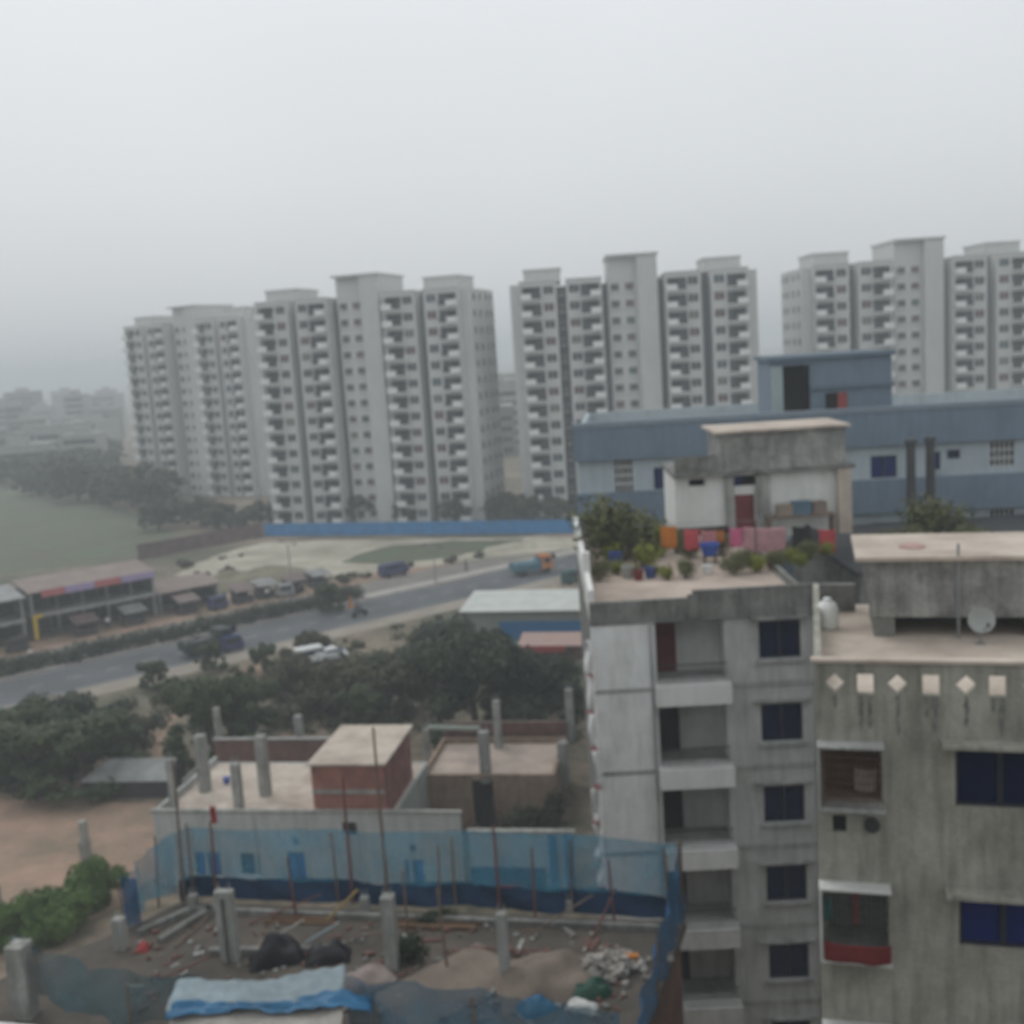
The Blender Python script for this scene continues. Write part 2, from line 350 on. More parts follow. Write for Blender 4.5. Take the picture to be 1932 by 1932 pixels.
# ------------------------------------------------------------------ towers
FH, NF, TW = 3.0, 14, 44.0
WINGS = [(1.8, 8.3, 'BW'), (10.1, 16.4, 'WB'), (27.6, 33.9, 'BW'), (35.7, 42.2, 'WB')]
def make_tower():
    t = thing('apartment_tower', 'x', 'tower', group='white apartment towers in a row')
    top = NF*FH+.6
    wl = MB(); lob = MB(); wins = []; bals = []
    for x0, x1, k in WINGS:
        holes = []
        for f in range(NF):
            z = f*FH+.3
            if k == 'BW': bx, wx = (x0+.35, x0+3.75), (x1-2.35, x1-.45)
            else: bx, wx = (x1-3.75, x1-.35), (x0+.45, x0+2.35)
            holes.append((bx[0], bx[1], z+.15, z+2.3)); holes.append((wx[0], wx[1], z+.85, z+2.35))
            bals.append((bx[0]-.1, bx[1]+.1, z, k)); wins.append(((wx[0], z+.85), (wx[1]-wx[0], 1.5), 0, 0))
        wl.wall(x0, x1, 0, top, 0, .25, holes, back=False)
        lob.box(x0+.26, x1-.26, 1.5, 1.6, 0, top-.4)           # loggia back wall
        for f in range(NF+1): wl.box(x0+.26, x1-.26, .26, 1.5, f*FH-.02 if f else .0, f*FH+.18)
        for xa, xb in ((x0, x0+.25), (x1-.25, x1)): wl.box(xa, xb, .25, 17.5, 0, top)
        wl.box(x0, x1, 17.5, 17.75, 0, top); wl.box(x0+.25, x1-.25, .25, 17.5, top-.5, top-.3)
        wl.box(x0-.15, x1+.15, -.15, -.003, top-.25, top+.1)
        for f in range(1, NF): wl.box(x0, x1, -.1, -.003, f*FH+.02, f*FH+.2)
    for a, b_ in ((0, 1.8), (42.2, 44)):
        wl.box(a, b_, 1.6, 15.5, 0, top-.4)
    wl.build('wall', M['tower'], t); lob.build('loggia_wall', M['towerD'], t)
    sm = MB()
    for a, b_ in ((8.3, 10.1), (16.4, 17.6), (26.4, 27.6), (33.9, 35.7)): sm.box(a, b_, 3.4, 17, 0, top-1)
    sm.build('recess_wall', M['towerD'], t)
    for f in range(NF):
        z = f*FH+1.0
        wins.append(((18.1, z+.1), (1.5, 1.3), 2.4, 0)); wins.append(((20.7, z+.1), (1.5, 1.3), 2.4, 0))
        if f > 0: wins.append(((8.75, z), (.9, 1.3), 3.4, 0))
    cr = MB(); cr.box(17.6, 22.8, 2.4, 14, 0, NF*FH+4.0); cr.box(22.8, 26.4, 1.2, 14, 0, NF*FH+4.0); cr.box(17.3, 26.7, .9, 14.3, NF*FH+4.0, NF*FH+4.4); cr.build('lift_core', M['tower'], t)
    for a, b_ in ((2.6, 9.2), (34.8, 41.4)):
        c = MB(); c.box(a, b_, 3, 12, top-.3, top+2.0); c.box(a-.2, b_+.2, 2.8, 12.2, top+2.0, top+2.3); c.build('roof_cabin', M['tower'], t)
    # windows: front ones as panes in their openings, end walls too
    def wmesh(w, h):
        b = MB(); b.k = 0; b.box(0, w, .1, .14, 0, h)
        b.k = 1; b.box(0, .07, .05, .1, 0, h); b.box(w-.07, w, .05, .1, 0, h); b.box(.07, w-.07, .05, .1, 0, .07); b.box(.07, w-.07, .05, .1, h-.07, h)
        b.box(w/2-.04, w/2+.04, .05, .1, .07, h-.07); b.box(-.1, w+.1, -.12, .0, -.12, -.02)
        return b
    base = {}
    pv_ = [M['paneF'], M['paneF'], M['paneF'], M['paneF'], M['paneM'], M['paneT'], M['paneO']]
    def place(p, s, y, rz, mir=False):
        iv = random.randrange(len(pv_)); s = tuple(s); k = (s, pv_[iv].name)
        if k not in base:
            o = wmesh(*s).build('window', [pv_[iv], M['tower']], t); base[k] = o
        else:
            o = base[k].copy(); C.objects.link(o)
        o.parent = t; return o
    for (x, z), s, y, _ in wins[:]:
        o = place((x, z), s, y, 0); o.location = (x, y-.16 if y else 0.0, z)
    # end-wall windows, one mass part for each end (past the hundred that show largest)
    for side in (0, 1):
        sm2 = MB()
        for f in range(NF):
            for yy in (3.2, 6.6, 10.4, 13.2):
                z = f*FH+1.2; x = 0 if side == 0 else 44
                sm2.box(x-.03, x+.03, yy, yy+1.2, z, z+1.25)
        o = sm2.build('window', M['paneF'], t); kind(o, 'stuff')
    bb = {}
    for x0, x1, z, k in bals:
        w = x1-x0
        if k not in bb:
            b = MB(); a, c_ = (1.15, .55) if k == 'BW' else (.55, 1.15)
            poly = [(0, -a), (w, -c_), (w, .0), (0, .0)]
            b.prism(poly, -.05, .12)
            m0 = (w*.5, -(a+c_)/2)
            solid, rail = (((0, -a), m0), (m0, (w, -c_))) if k == 'BW' else ((m0, (w, -c_)), ((0, -a), m0))
            for (p, q) in (solid, ((0, -.03), (0, -a)), ((w, -c_), (w, -.03))): b.bar((p[0], p[1], .6), (q[0], q[1], .6), .1, .96)
            b.k = 1; p, q = rail
            for zz_ in (.3, .65, 1.0): b.bar((p[0], p[1], zz_), (q[0], q[1], zz_), .06)
            o = b.build('balcony', [M['towerB'], M['iron']], t); bb[k] = o
        else: o = bb[k].copy(); C.objects.link(o); o.parent = t
        o.location = (x0, -.02, z)
    dr = MB()
    for x0, x1, z, k in bals:
        a = x0+.5 if k == 'BW' else x1-2.3
        dr.box(a, a+1.7, 1.44, 1.5, z+.18, z+2.3)
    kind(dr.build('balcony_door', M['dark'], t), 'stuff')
    return t
tw = make_tower()
def set_tower(o, u0, u1, v, y0, rz, label):
    """stand the tower so that its front's middle sits over the measured ground spot"""
    o.rotation_euler = (0, 0, R(rz)); mid = D((u0+u1)/2, v, y0)
    c = V((math.cos(R(rz)), math.sin(R(rz)), 0)); o.location = (mid.x-c.x*TW/2, mid.y-c.y*TW/2, 0); o['label'] = label
set_tower(tw, 972, 1442, 800, 199, -3, 'white apartment tower behind the plain west end of the blue factory')
t2 = dup(tw); set_tower(t2, 494, 878, 800, 206, -17, 'white apartment tower rising straight behind the long blue sheet fence')
t4 = dup(tw); set_tower(t4, 1522, 1966, 800, 206, 1, 'white apartment tower half hidden behind the blue rooftop cabin')
t1 = dup(tw); set_tower(t1, 212, 500, 800, 272, -33, 'hazy white apartment tower at the field end, farthest of the row')
for o in (tw, t2, t4, t1): pass

# ------------------------------------------------------------------ generic parts for near buildings
def window(parent, x0, x1, z0, z1, y, pane, n=2, mats=None, depth=.14, sill=True):
    f = MB(); w = .06
    for a, b_ in ((x0, x0+w), (x1-w, x1)): f.box(a, b_, y+depth-.06, y+depth, z0, z1)
    f.box(x0+w, x1-w, y+depth-.06, y+depth, z0, z0+w); f.box(x0+w, x1-w, y+depth-.06, y+depth, z1-w, z1)
    for i in range(1, n):
        xm = x0+(x1-x0)*i/n; f.box(xm-.05, xm+.05, y+depth-.07, y+depth-.003, z0+w, z1-w)
    fo = f.build('window', M['frame'], parent)
    p = MB(); p.box(x0+.01, x1-.01, y+depth+.003, y+depth+.02, z0+.01, z1-.01); p.build('pane', pane, fo)
    if sill:
        s = MB(); s.box(x0-.12, x1+.12, y-.12, y-.003, z0-.14, z0-.02); s.build('sill', mats or M['concG'], fo)
    return fo

# ------------------------------------------------------------------ grey six-storey block (centre right)
BO, BA = (2.55, 38.1), -2.0
pb = lambda u, v: PL(u, v, BO, BA)
blk = thing('residential_block', 'grey concrete apartment block with a planted roof terrace and stacked balconies', 'apartment block', (BO[0], BO[1], 0), BA)
BW_, BD_ = 7.95, 17.0; BT = 21.15
floors = [pb(1470, v)[1]-.75 for v in (1203, 1355, 1512, 1662, 1812)]   # window sills
step = (floors[0]-floors[4])/4
sills = [floors[0]-step*i for i in range(7)]
wx0, wx1 = 5.88, 7.35; bx0, bx1 = 2.25, 4.65
holes = []
for s in sills:
    if s > .3: holes += [(wx0, wx1, s, s+1.4), (bx0, bx1, s-.62, s+1.72)]
w = MB()
w.wall(2.2, BW_, 0, BT, 0, .22, holes)
x = MB(); x.box(0, .22, 1.203, BD_, 0, BT); x.build('shaded_side_wall', M['concD'], blk); w.box(BW_-.22, BW_, .22, BD_, 0, BT); w.box(.22, BW_-.22, BD_-.22, BD_, 0, BT)  # the side wall's shade is put into its darker concrete colour
w.build('wall', mat('grey_weathered_plaster', (.47, .475, .46), var=.18, stain=.3, scale=.7), blk)
x = MB(); x.box(0, 2.2, -.12, 1.2, 0, BT); x.build('plain_bay', mat('dull_white_plaster', (.76, .76, .745), var=.12, stain=.24, scale=.8), blk)   # projecting plain bay
sl = MB()
for s in sills:
    zf = s-.72
    if zf > 0: sl.box(.22, BW_-.22, .23, BD_-.25, zf-.12, zf)
sl.box(.0, BW_, .0, BD_, BT, BT+.1); sl.build('floor_slab', M['concG'], blk)
tr = MB(); tr.box(.18, BW_-.18, .2, BD_, BT+.1, BT+.13); tr.build('terrace_floor', M['roofP'], blk)
rc = MB()
rc.box(bx0-.04, bx1+.06, 1.5, 1.6, 0, BT)            # back of the balcony recesses
rc.box(bx1+.06, bx1+.2, .23, 1.6, 0, BT)
rc.build('recess_wall', M['concW'], blk)
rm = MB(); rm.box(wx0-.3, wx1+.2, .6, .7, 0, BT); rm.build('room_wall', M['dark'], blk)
for i, s in enumerate(sills):
    if s < .3: continue
    window(blk, wx0, wx1, s, s+1.4, 0, M['pane'], 2)
    b = MB(); zf = s-.72
    b.box(bx0-.12, bx1+.12, -.72, -.003, zf-.62, zf+.02); b.box(bx0-.12, bx1+.12, -.72, -.62, zf+.02, zf+.12)
    bo = b.build('balcony', M['white'] if i < 3 else M['concW'], blk)
    g = MB()
    for k in range(18):
        x = bx0+.05+k*(bx1-bx0-.1)/17; g.bar((x, -.6, zf+.1), (x, -.6, zf+.85), .02)
    g.bar((bx0, -.6, zf+.85), (bx1, -.6, zf+.85), .035); g.bar((bx0, -.6, zf+.5), (bx1, -.6, zf+.5), .02)
    g.build('railing', M['iron'], bo)
    d = MB(); d.box(bx0+.06, bx0+.86, 1.44, 1.5, zf+.02, zf+2.02)
    d.build('door', M['redDoor'] if i == 0 else M['dark'], bo)
    ch = MB(); ch.box(wx0-.3, wx1+.25, -.45 if i == 0 else -.2, -.003, s+1.5, s+1.58); ch.build('sunshade', M['concD'] if i == 0 else M['conc'], blk)
    bd = MB(); bd.box(bx1+.2, BW_, -.035, -.003, zf-.28, zf-.08); bd.build('floor_band', M['concG'], blk); bd = MB(); bd.box(0.0, 2.16, -.15, -.123, zf-.2, zf-.06); bd.build('floor_band', M['concG'], blk)
pp = MB()
pp.box(-.05, 3.6, -.16, 0.0, BT-.02, BT+.82); pp.box(3.6, BW_+.05, -.12, .03, BT-.02, BT+1.06)
pp.box(3.4, 3.75, -.2, -.16, BT+.1, BT+.95)
pp.box(BW_-.12, BW_+.05, .03, BD_, BT+.1, BT+.4)
pp.build('parapet', M['concD'], blk)
pl_ = MB(); pl_.box(-.06, .14, .0, BD_, BT+.1, BT+1.25); pl_.box(-.1, .18, 3.2, 3.5, BT+.1, BT+2.0); pl_.build('side_parapet', M['white'], blk)
dp = MB()
for x, y in ((2.05, -.2), (BW_-.05, -.1)): dp.tube((x, y, 0), (x, y, BT), .055)
dp.build('drainpipe', M['concG'], blk)
# roof room and water tank
RY = 14.6
def rpx(u, v): 
    a = R(BA); o = (BO[0]-math.sin(a)*RY, BO[1]+math.cos(a)*RY); return PL(u, v, o, BA)
xL, xR = rpx(1275, 950)[0], rpx(1600, 950)[0]
zt = rpx(1400, 893)[1]; zT = rpx(1470, 806)[1]; zb = BT+.13
rr = MB(); hl = []
d0, d1 = rpx(1388, 990)[0], rpx(1425, 990)[0]
hl.append((d0, d1, zb, zb+2.1)); hl.append((d0-.1, d1+.35, zt-.6, zt-.12))
hl.append((rpx(1300, 912)[0], rpx(1330, 912)[0], rpx(1300, 918)[1], rpx(1300, 905)[1]))
rr.wall(xL, xR, zb, zt, RY, .2, hl); rr.box(xL, xL+.2, RY+.2, RY+5, zb, zt); rr.box(xR-.2, xR, RY+.2, RY+5, zb, zt); rr.box(xL+.2, xR-.2, RY+4.8, RY+5, zb, zt)
ro = rr.build('roof_room', M['white'], blk)
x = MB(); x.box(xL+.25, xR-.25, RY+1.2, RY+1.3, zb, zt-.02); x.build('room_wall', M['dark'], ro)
x = MB(); x.box(d0+.02, d1-.02, RY+.05, RY+.1, zb+.02, zb+2.08); x.build('door', M['redDoor'], ro)
x = MB(); x.box(d0-.1, d0+.35, RY+.06, RY+.09, zt-.59, zt-.13); x.build('window', M['paneB'], ro)
x = MB(); x.box(d0-.45, d0-.06, RY-.22, RY-.003, zb, zt-.06); x.box(d1+.06, d1+.7, RY-.22, RY-.003, zb, zt-.06); x.build('pilaster', M['conc'], ro)
x = MB(); x.box(xR-.55, xR+.08, RY-.4, RY-.003, zb, zt); x.build('column', M['roofT'], ro)
x = MB(); x.box(xL-.12, xR+.25, RY-.45, RY+5.1, zt+.003, zt+.18); x.box(xL, rpx(1352, 870)[0], RY-.1, RY+.0, zt+.183, zt+.95); x.build('roof', M['concD'], ro)
xa, xb = rpx(1350, 850)[0], rpx(1597, 850)[0]
tk = MB(); tk.prism([(xa+.15, RY-.3), (xb-.1, RY-.3), (xb-.1, RY+3.6), (xa+.15, RY+3.6)], zt+.183, zT-.12)
to = tk.build('water_tank', M['tank'], blk)
x = MB(); x.box(xa-.1, xb+.1, RY-.55, RY+3.9, zT-.118, zT); x.build('lid', M['roofT'], to)

# ------------------------------------------------------------------ right unfinished-render house
HO, HA = (5.9, 21.6), -15.5
ph = lambda u, v: PL(u, v, HO, HA)
hs = thing('rendered_house', 'raw cement house with diamond and square holes along its parapet', 'house', (HO[0], HO[1], 0), HA)
HT = 24.34; HF = 23.35; HW = 9.5; HDp = 9.0
holes = []
def rect(u0, v0, u1, v1):
    a = ph(u0, (v0+v1)/2); b_ = ph(u1, (v0+v1)/2); c_ = ph((u0+u1)/2, v0); d_ = ph((u0+u1)/2, v1)
    return (a[0], b_[0], d_[1], c_[1])
W1 = rect(1803, 1408, 1975, 1525); W2 = rect(1810, 1690, 1980, 1790)
B1 = rect(1552, 1402, 1662, 1512); B2 = rect(1556, 1668, 1675, 1795)
B3 = (B2[0], B2[1], B2[2]-3.15, B2[3]-3.15); W3 = (W2[0], W2[1], W2[2]-3.2, W2[3]-3.2)
sq = rect(1571, 1538, 1597, 1570)
W1b = (W1[0]+4.6, W1[1]+4.6, W1[2], W1[3])
holes = [W1, W2, W3, B1, B2, B3, sq, W1b]
# parapet: rectangles open, diamonds cut as their own frame
sqs = []
zc = ph(1633, 1290)[1]
for u in (1633, 1757, 1883):
    xc = ph(u, 1290)[0]; sqs.append((xc-.16, xc+.16, zc-.22, zc+.2))
xs0 = ph(1883, 1290)[0]-ph(1757, 1290)[0]
for k in (1, 2, 3): xc = ph(1883, 1290)[0]+xs0*k; sqs.append((xc-.16, xc+.16, zc-.22, zc+.2))
dias = [ph(u, 1288)[0] for u in (1575, 1693, 1823)]+[ph(1823, 1288)[0]+xs0*k for k in (1, 2, 3)]
dsz = .2
w = MB()
allh = holes+sqs+[(x-dsz, x+dsz, zc-dsz, zc+dsz) for x in dias]
w.wall(0, HW, 0, HT, 0, .16, allh)
for xc in dias:                                       # triangular corner fillets leave a diamond opening
    for sx in (-1, 1):
        for sz in (-1, 1):
            p = [(xc+sx*dsz, zc+sz*dsz), (xc, zc+sz*dsz), (xc+sx*dsz, zc)]
            if sx*sz > 0: p = [p[0], p[2], p[1]]
            p = p[::-1]
            w.add([(a, .003, b_) for a, b_ in p]+[(a, .157, b_) for a, b_ in p], [(0, 1, 2), (5, 4, 3), (0, 3, 4, 1), (1, 4, 5, 2), (2, 5, 3, 0)])
w.box(0, .16, .16, HDp, 0, HT-.4); w.box(HW-.16, HW, .16, HDp, 0, HT)
w.build('wall', M['rough'], hs)
x = MB(); x.box(.16, HW-.16, .165, HDp, HF-.2, HF); x.build('terrace_floor', M['roofT'], hs)
x = MB(); x.box(-.06, HW+.05, -.05, .2, HT+.002, HT+.07); x.build('coping', M['roofT'], hs)
def house_window(Wn, pane):
    fo = window(hs, *Wn, 0, pane, 2, M['rough'], sill=False)
    p = MB(); p.box(Wn[0]-.1, Wn[1]+.1, .6, .65, Wn[2]-.2, Wn[3]+.2); p.build('dark_backing', M['dark'], fo)  # dark sheet behind the pane stands in for the unlit room
    s = MB(); s.box(Wn[0]-.28, Wn[1]+.2, -.42, -.003, Wn[3]+.04, Wn[3]+.12); s.build('sunshade', M['rough'], hs)
house_window(W1, M['pane']); house_window(W2, M['paneB']); house_window(W3, M['paneB']); house_window(W1b, M['pane'])
x = MB(); x.box(sq[0], sq[1], .1, .14, sq[2], sq[3]); x.build('vent', M['dark'], hs)
x = MB(); xc, zz = ph(1645, 1556); x.x = Matrix.Translation((xc, -.003, zz)) @ Matrix.Rotation(PI/2, 4, 'X'); x.lathe([(.1, 0), (.16, .0), (.16, .06), (.1, .06)], 16); x.build('extractor', M['iron'], hs)
for i, B in enumerate((B1, B2, B3)):
    b = MB(); b.box(B[0]-.1, B[1]+.06, -.4, -.003, B[2]-.08, B[2]+.0); b.box(B[0]-.1, B[0]-.05, -.4, -.003, B[2]+.003, B[3]); b.box(B[0]-.1, B[1]+.06, -.4, -.003, B[3]+.003, B[3]+.05)
    bo = b.build('balcony', M['concW'] if i else M['concG'], hs)
    g = MB()
    n = 13
    for k in range(n+1):
        xx = B[0]+.0+k*(B[1]-B[0])/n; g.bar((xx, -.36, B[2]), (xx, -.36, B[3]), .016)
    for k in range(1, 7):
        zz = B[2]+k*(B[3]-B[2])/7; g.bar((B[0], -.36, zz), (B[1], -.36, zz), .014)
    g.build('grille', M['iron'] if i else mat('rusty_brown_grille', (.11, .06, .045), bump=0), bo)
    k = MB(); k.box(B[0]-.02, B[1]+.1, 1.0, 1.1, B[2]-.05, B[3]+.1); k.box(B[1]+.02, B[1]+.12, .17, 1.0, B[2]-.05, B[3]+.1); k.box(B[0]-.02, B[1]+.02, .17, 1.0, B[2]-.08, B[2]-.003); k.build('back_wall', M['mud'] if i == 0 else M['concG'], bo)
def hang(name, label, cat, m, p, q, h, amp=.04, group=None, parent_rz=0, n=14):
    """cloth hanging from the line p-q, h long, with folds"""
    p = V(p); q = V(q); d = (q-p); s = V((-d.y, d.x, 0)).normalized(); ph_ = rnd(0, 6); kf = rnd(2.2, 3.4)*max(1, d.length/.8)
    def fn(a, b_):
        w_ = amp*(.3+b_)*math.sin(ph_+a*kf*6.28*.5)+amp*.5*math.sin(ph_*2+a*11+b_*3)
        return p+d*a+V((0, 0, -h*b_*(1+.05*math.sin(a*9+ph_))-.05*math.sin(PI*a)))+s*w_
    b = MB(); b.sheet(fn, n, 8); o = b.build(name, m, smooth=True)
    md = o.modifiers.new('thickness', 'SOLIDIFY'); md.thickness = .012
    return tag(o, label, cat, group)
def hw(x, y, z): return (Matrix.Translation((HO[0], HO[1], 0)) @ Matrix.Rotation(R(HA), 4, 'Z') @ V((x, y, z)))
def bw(x, y, z): return (Matrix.Translation((BO[0], BO[1], 0)) @ Matrix.Rotation(R(BA), 4, 'Z') @ V((x, y, z)))
hang('cloth', 'dark red cloth tied along the lower grilled balcony of the raw cement house', 'cloth', cloth('dark_red_cloth', (.16, .025, .025)), hw(B2[0]-.02, -.43, B2[2]+.42), hw(B2[1]+.04, -.43, B2[2]+.42), .4, .015)
hang('garment', 'narrow red garment hanging inside the lower grilled balcony', 'clothing', cloth('red_garment_cloth', (.22, .05, .05)), hw(B2[0]+.55, -.2, B2[3]-.02), hw(B2[0]+.68, -.2, B2[3]-.02), .75, .02)
hang('garment', 'teal garment at the end of the lower grilled balcony', 'clothing', cloth('teal_garment_cloth', (.05, .2, .19)), hw(B2[0]+.0, -.2, B2[3]-.2), hw(B2[0]+.13, -.2, B2[3]-.2), .5, .02)
hang('garment', 'pale towel drying behind the upper grilled balcony', 'clothing', cloth('pale_towel_cloth', (.33, .28, .24)), hw(B1[0]+.62, .3, B1[2]+.62), hw(B1[0]+1.1, .3, B1[2]+.62), .5, .02)
random.seed(31)
runs = [(d_, .045) for d_ in dias[:4]]+[((q[0]+q[1])/2+o_, w9) for q in sqs[:4] for o_, w9 in ((-.09, .05), (.07, .07))]
for xc, wq in runs:      # soot and rain runs below the holes
    z1 = zc-.24; L9 = rnd(.3, .85); n = 8; vs = []
    for i in range(n+1):
        f = i/n; k = wq*(1-.35*f)*rnd(.75, 1.2)*(1 if i < n else .3); vs += [(xc-k+rnd(-.02, .02), -.003, z1-L9*f), (xc+k+rnd(-.02, .02), -.003, z1-L9*f)]
    x = MB(); x.add(vs, [(2*i, 2*i+2, 2*i+3, 2*i+1) for i in range(n)]); x.build('water_stain', M['stain'], hs)
# its water tank on the roof
TY = 26.6
def tp(u, v): p = D(u, v, TY); q = Matrix.Rotation(R(-HA), 4, 'Z') @ (p-V((HO[0], HO[1], 0))); return q
a0 = tp(1648, 1120); a1 = tp(1612, 1056)
yF = a0.y; xL_ = a0.x; zB, zTt = 23.86, 25.3
tk = MB()
X1 = xL_+6
fy = yF
tk.add([(xL_, fy, zB), (X1, fy, zB), (X1, fy+2.6, zB), (xL_, fy+2.6, zB), (xL_-.32, fy-.05, zTt), (X1, fy-.05, zTt), (X1, fy+2.7, zTt), (xL_-.32, fy+2.7, zTt)],
       [(3, 2, 1, 0), (4, 5, 6, 7), (0, 1, 5, 4), (1, 2, 6, 5), (2, 3, 7, 6), (3, 0, 4, 7)])
to = tk.build('water_tank', M['tank'], hs)
x = MB(); x.box(xL_-.42, X1+.1, fy-.22, fy+3.0, zTt+.003, zTt+.1); lid = x.build('lid', M['roofT'], to)
x = MB(); c_ = (xL_+1.0, fy+1.1, zTt+.103); x.lathe([(.32, 0), (.32, .03), (.28, .05)], 18, c_); x.build('hatch', mat('faded_rose_cement', (.40, .26, .23), var=.3), to)
x = MB(); x.box(xL_+.0, xL_+.5, fy+.05, fy+2.4, HF+.002, zB-.002); x.box(xL_+.5, X1-.5, fy+1.6, fy+1.8, HF+.002, zB-.002); x.build('support', M['concD'], to); x = MB(); x.box(xL_+3.6, xL_+4.0, fy+.05, fy+1.59, HF+.002, zB-.002); x.build('support', M['rough'], to)
x = MB(); x.tube((xL_+1.95, fy-.1, HF), (xL_+1.95, fy-.1, zTt+.4), .035); x.build('pipe', M['steel'], to)
# satellite dish
dl = tp(1838, 1212); dloc = hw(dl.x, dl.y-1.25, HF+.0)
dloc.z -= 0.0
ds = thing('satellite_dish', 'round grey satellite dish on the roof before the raw concrete tank', 'satellite dish', dloc, 0)
x = MB(); x.x = Matrix.Translation((0, 0, .66)) @ Matrix.Rotation(R(-23), 4, 'Z') @ Matrix.Rotation(R(72), 4, 'X')
x.lathe([(.02, .0), (.12, .008), (.24, .035), (.34, .085), (.345, .085), (.24, .025), (.1, -.005), (.02, -.01)], 28); x.build('dish', mat('dish_grey', (.32, .34, .325), var=.1, bump=0, rough=.5), ds, smooth=True)
x = MB(); x.tube((0, .08, 0), (0, .08, .62), .025); x.box(-.12, .12, -.02, .18, 0, .015); x.build('mast', M['steel'], ds)
x = MB(); x.bar((0, -.02, .32), (0, -.4, .62), .02); x.box(-.035, .035, -.45, -.38, .58, .68); x.build('feed_arm', M['iron'], ds); ds.scale = (.88,)*3
# low things on its left roof strip
bl = tp(1580, 1135)
bp_ = hw(.35, 6.4, HF)
st = thing('water_drum', 'small white rounded drum on the roof beside the tapered tank', 'drum', bp_)
x = MB(); x.lathe([(.24, 0), (.28, .1), (.28, .5), (.22, .66), (.1, .74)], 18); x.build('drum_body', M['white'], st, smooth=True)
x = MB(); x.lathe([(.11, .741), (.11, .79), (.05, .82)], 14); x.build('lid', M['vanW'], st)
x = MB(); x.box(.2, 1.1, 8.2, 8.4, HF+.003, HF+.75); x.build('rear_wall', M['concD'], hs)

# ------------------------------------------------------------------ blue factory behind
FO, FA = (4.1, 66.0), -6.5
pf = lambda u, v: PL(u, v, FO, FA)
fb = thing('blue_building', 'long blue grey factory building with a boxy cabin on its flat roof', 'factory', (FO[0], FO[1], 0), FA)
zp = pf(1200, 803)[1]; zb1 = pf(1200, 866)[1]; zb2 = pf(1200, 928)[1]; FWd = 40; fh = zp-zb2
def fr(u0, v0, u1, v1): a = pf(u0, v0); b_ = pf(u1, v1); return (a[0], b_[0], b_[1], a[1])
fwins = [fr(1158, 866, 1196, 930), fr(1233, 884, 1262, 924), fr(1645, 862, 1695, 902), fr(1755, 854, 1778, 888), fr(1872, 818, 1918, 880), fr(1790, 850, 1815, 866)]
lower = [(a, b_, c_-fh, d_-fh) for a, b_, c_, d_ in fwins]; lower2 = [(a, b_, c_-2*fh, d_-2*fh) for a, b_, c_, d_ in fwins]
w = MB(); w.wall(0, FWd, 0, zb1, .35, .25, fwins+lower+lower2); w.box(0, .25, .6, 18, 0, zp-.2); w.box(FWd-.25, FWd, .6, 18, 0, zp-.2); w.box(.25, FWd-.25, 17.75, 18, 0, zp-.2)
w.build('wall', M['bluewallL'], fb)
for k in range(6):
    z1 = zp-k*fh
    b = MB(); b.box(-.15, FWd, 0, .347, z1-(zp-zb1), z1); 
    for u in range(1, 9): b.box(u*4.9-.2, u*4.9+.2, -.03, -.003, z1-(zp-zb1), z1)
    if z1 > 2: b.build('fascia', M['bluewall'], fb)
rf = MB(); rf.box(0, FWd-.3, .36, 17.7, zb1+.6, zb1+.75); rf.build('roof', M['concG'], fb)
cp_ = MB(); cp_.box(-.2, FWd, -.06, .55, zp+.002, zp+.3); cp_.build('coping', mat('pale_blue_coping', (.21, .25, .29), var=.1), fb)
for i, wn in enumerate(fwins+lower):
    if i % 6 in (1, 2, 3): window(fb, *wn, .35, M['paneB'], 2, M['bluewallL'])
    elif i % 6 in (0, 4):
        f = MB()
        for k in range(6): xx = wn[0]+(wn[1]-wn[0])*k/5; f.bar((xx, .45, wn[2]), (xx, .45, wn[3]), .06)
        for k in range(5): zz = wn[2]+(wn[3]-wn[2])*k/4; f.bar((wn[0], .45, zz), (wn[1], .45, zz), .06)
        fo = f.build('window', M['white'], fb)
        p = MB(); p.box(wn[0], wn[1], .56, .59, wn[2], wn[3]); p.build('pane', M['dark'], fo)
    else: window(fb, *wn, .35, M['pane'], 1, M['bluewallL'], sill=False)
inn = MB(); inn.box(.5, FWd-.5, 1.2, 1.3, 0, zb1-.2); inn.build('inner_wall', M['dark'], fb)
c0, c1 = pf(1462, 700)[0], pf(1698, 700)[0]; zc1 = pf(1560, 678)[1]; zc0 = zb1+.75
op = fr(1486, 692, 1540, 785); w2 = fr(1568, 745, 1596, 788)
cb = MB(); yy = 2.0
cb.wall(c0, c1, zc0, zc1, yy, .25, [(op[0], op[1], zc0, op[3]), w2]); cb.box(c0, c0+.25, yy+.25, 9, zc0, zc1); cb.box(c1-.25, c1, yy+.25, 9, zc0, zc1); cb.box(c0+.25, c1-.25, 8.75, 9, zc0, zc1)
co = cb.build('roof_cabin', M['bluewall'], fb)
x = MB(); x.box(c0-.2, c1+.2, yy-.25, 9.2, zc1+.002, zc1+.25); x.box(op[1], c1+.1, yy-.2, yy-.003, w2[3]+.25, w2[3]+.45); x.build('roof', mat('slate_blue_paint', (.12, .16, .2), var=.1), co)
x = MB(); x.box(c0, op[0]-.05, yy-.06, yy-.003, zc0, zc1-.3); x.build('pale_panel', mat('pale_grey_green_paint', (.33, .40, .41), var=.1, stain=.1), co)
x = MB(); x.box(op[0]-.1, op[1]+.1, yy+2.5, yy+2.6, zc0, zc1-.1); x.build('opening', M['dark'], co); x = MB(); x.box(w2[0], w2[0]+(w2[1]-w2[0])*.98, yy+.3, yy+.35, w2[2], w2[3]); x.build('opening', M['dark'], co)
x = MB(); x.box(w2[1]-.1, w2[1]+.45, yy-.08, yy-.003, w2[2], w2[3]); x.build('door', paint('brick_red_paint', (.3, .06, .05), .6), co)

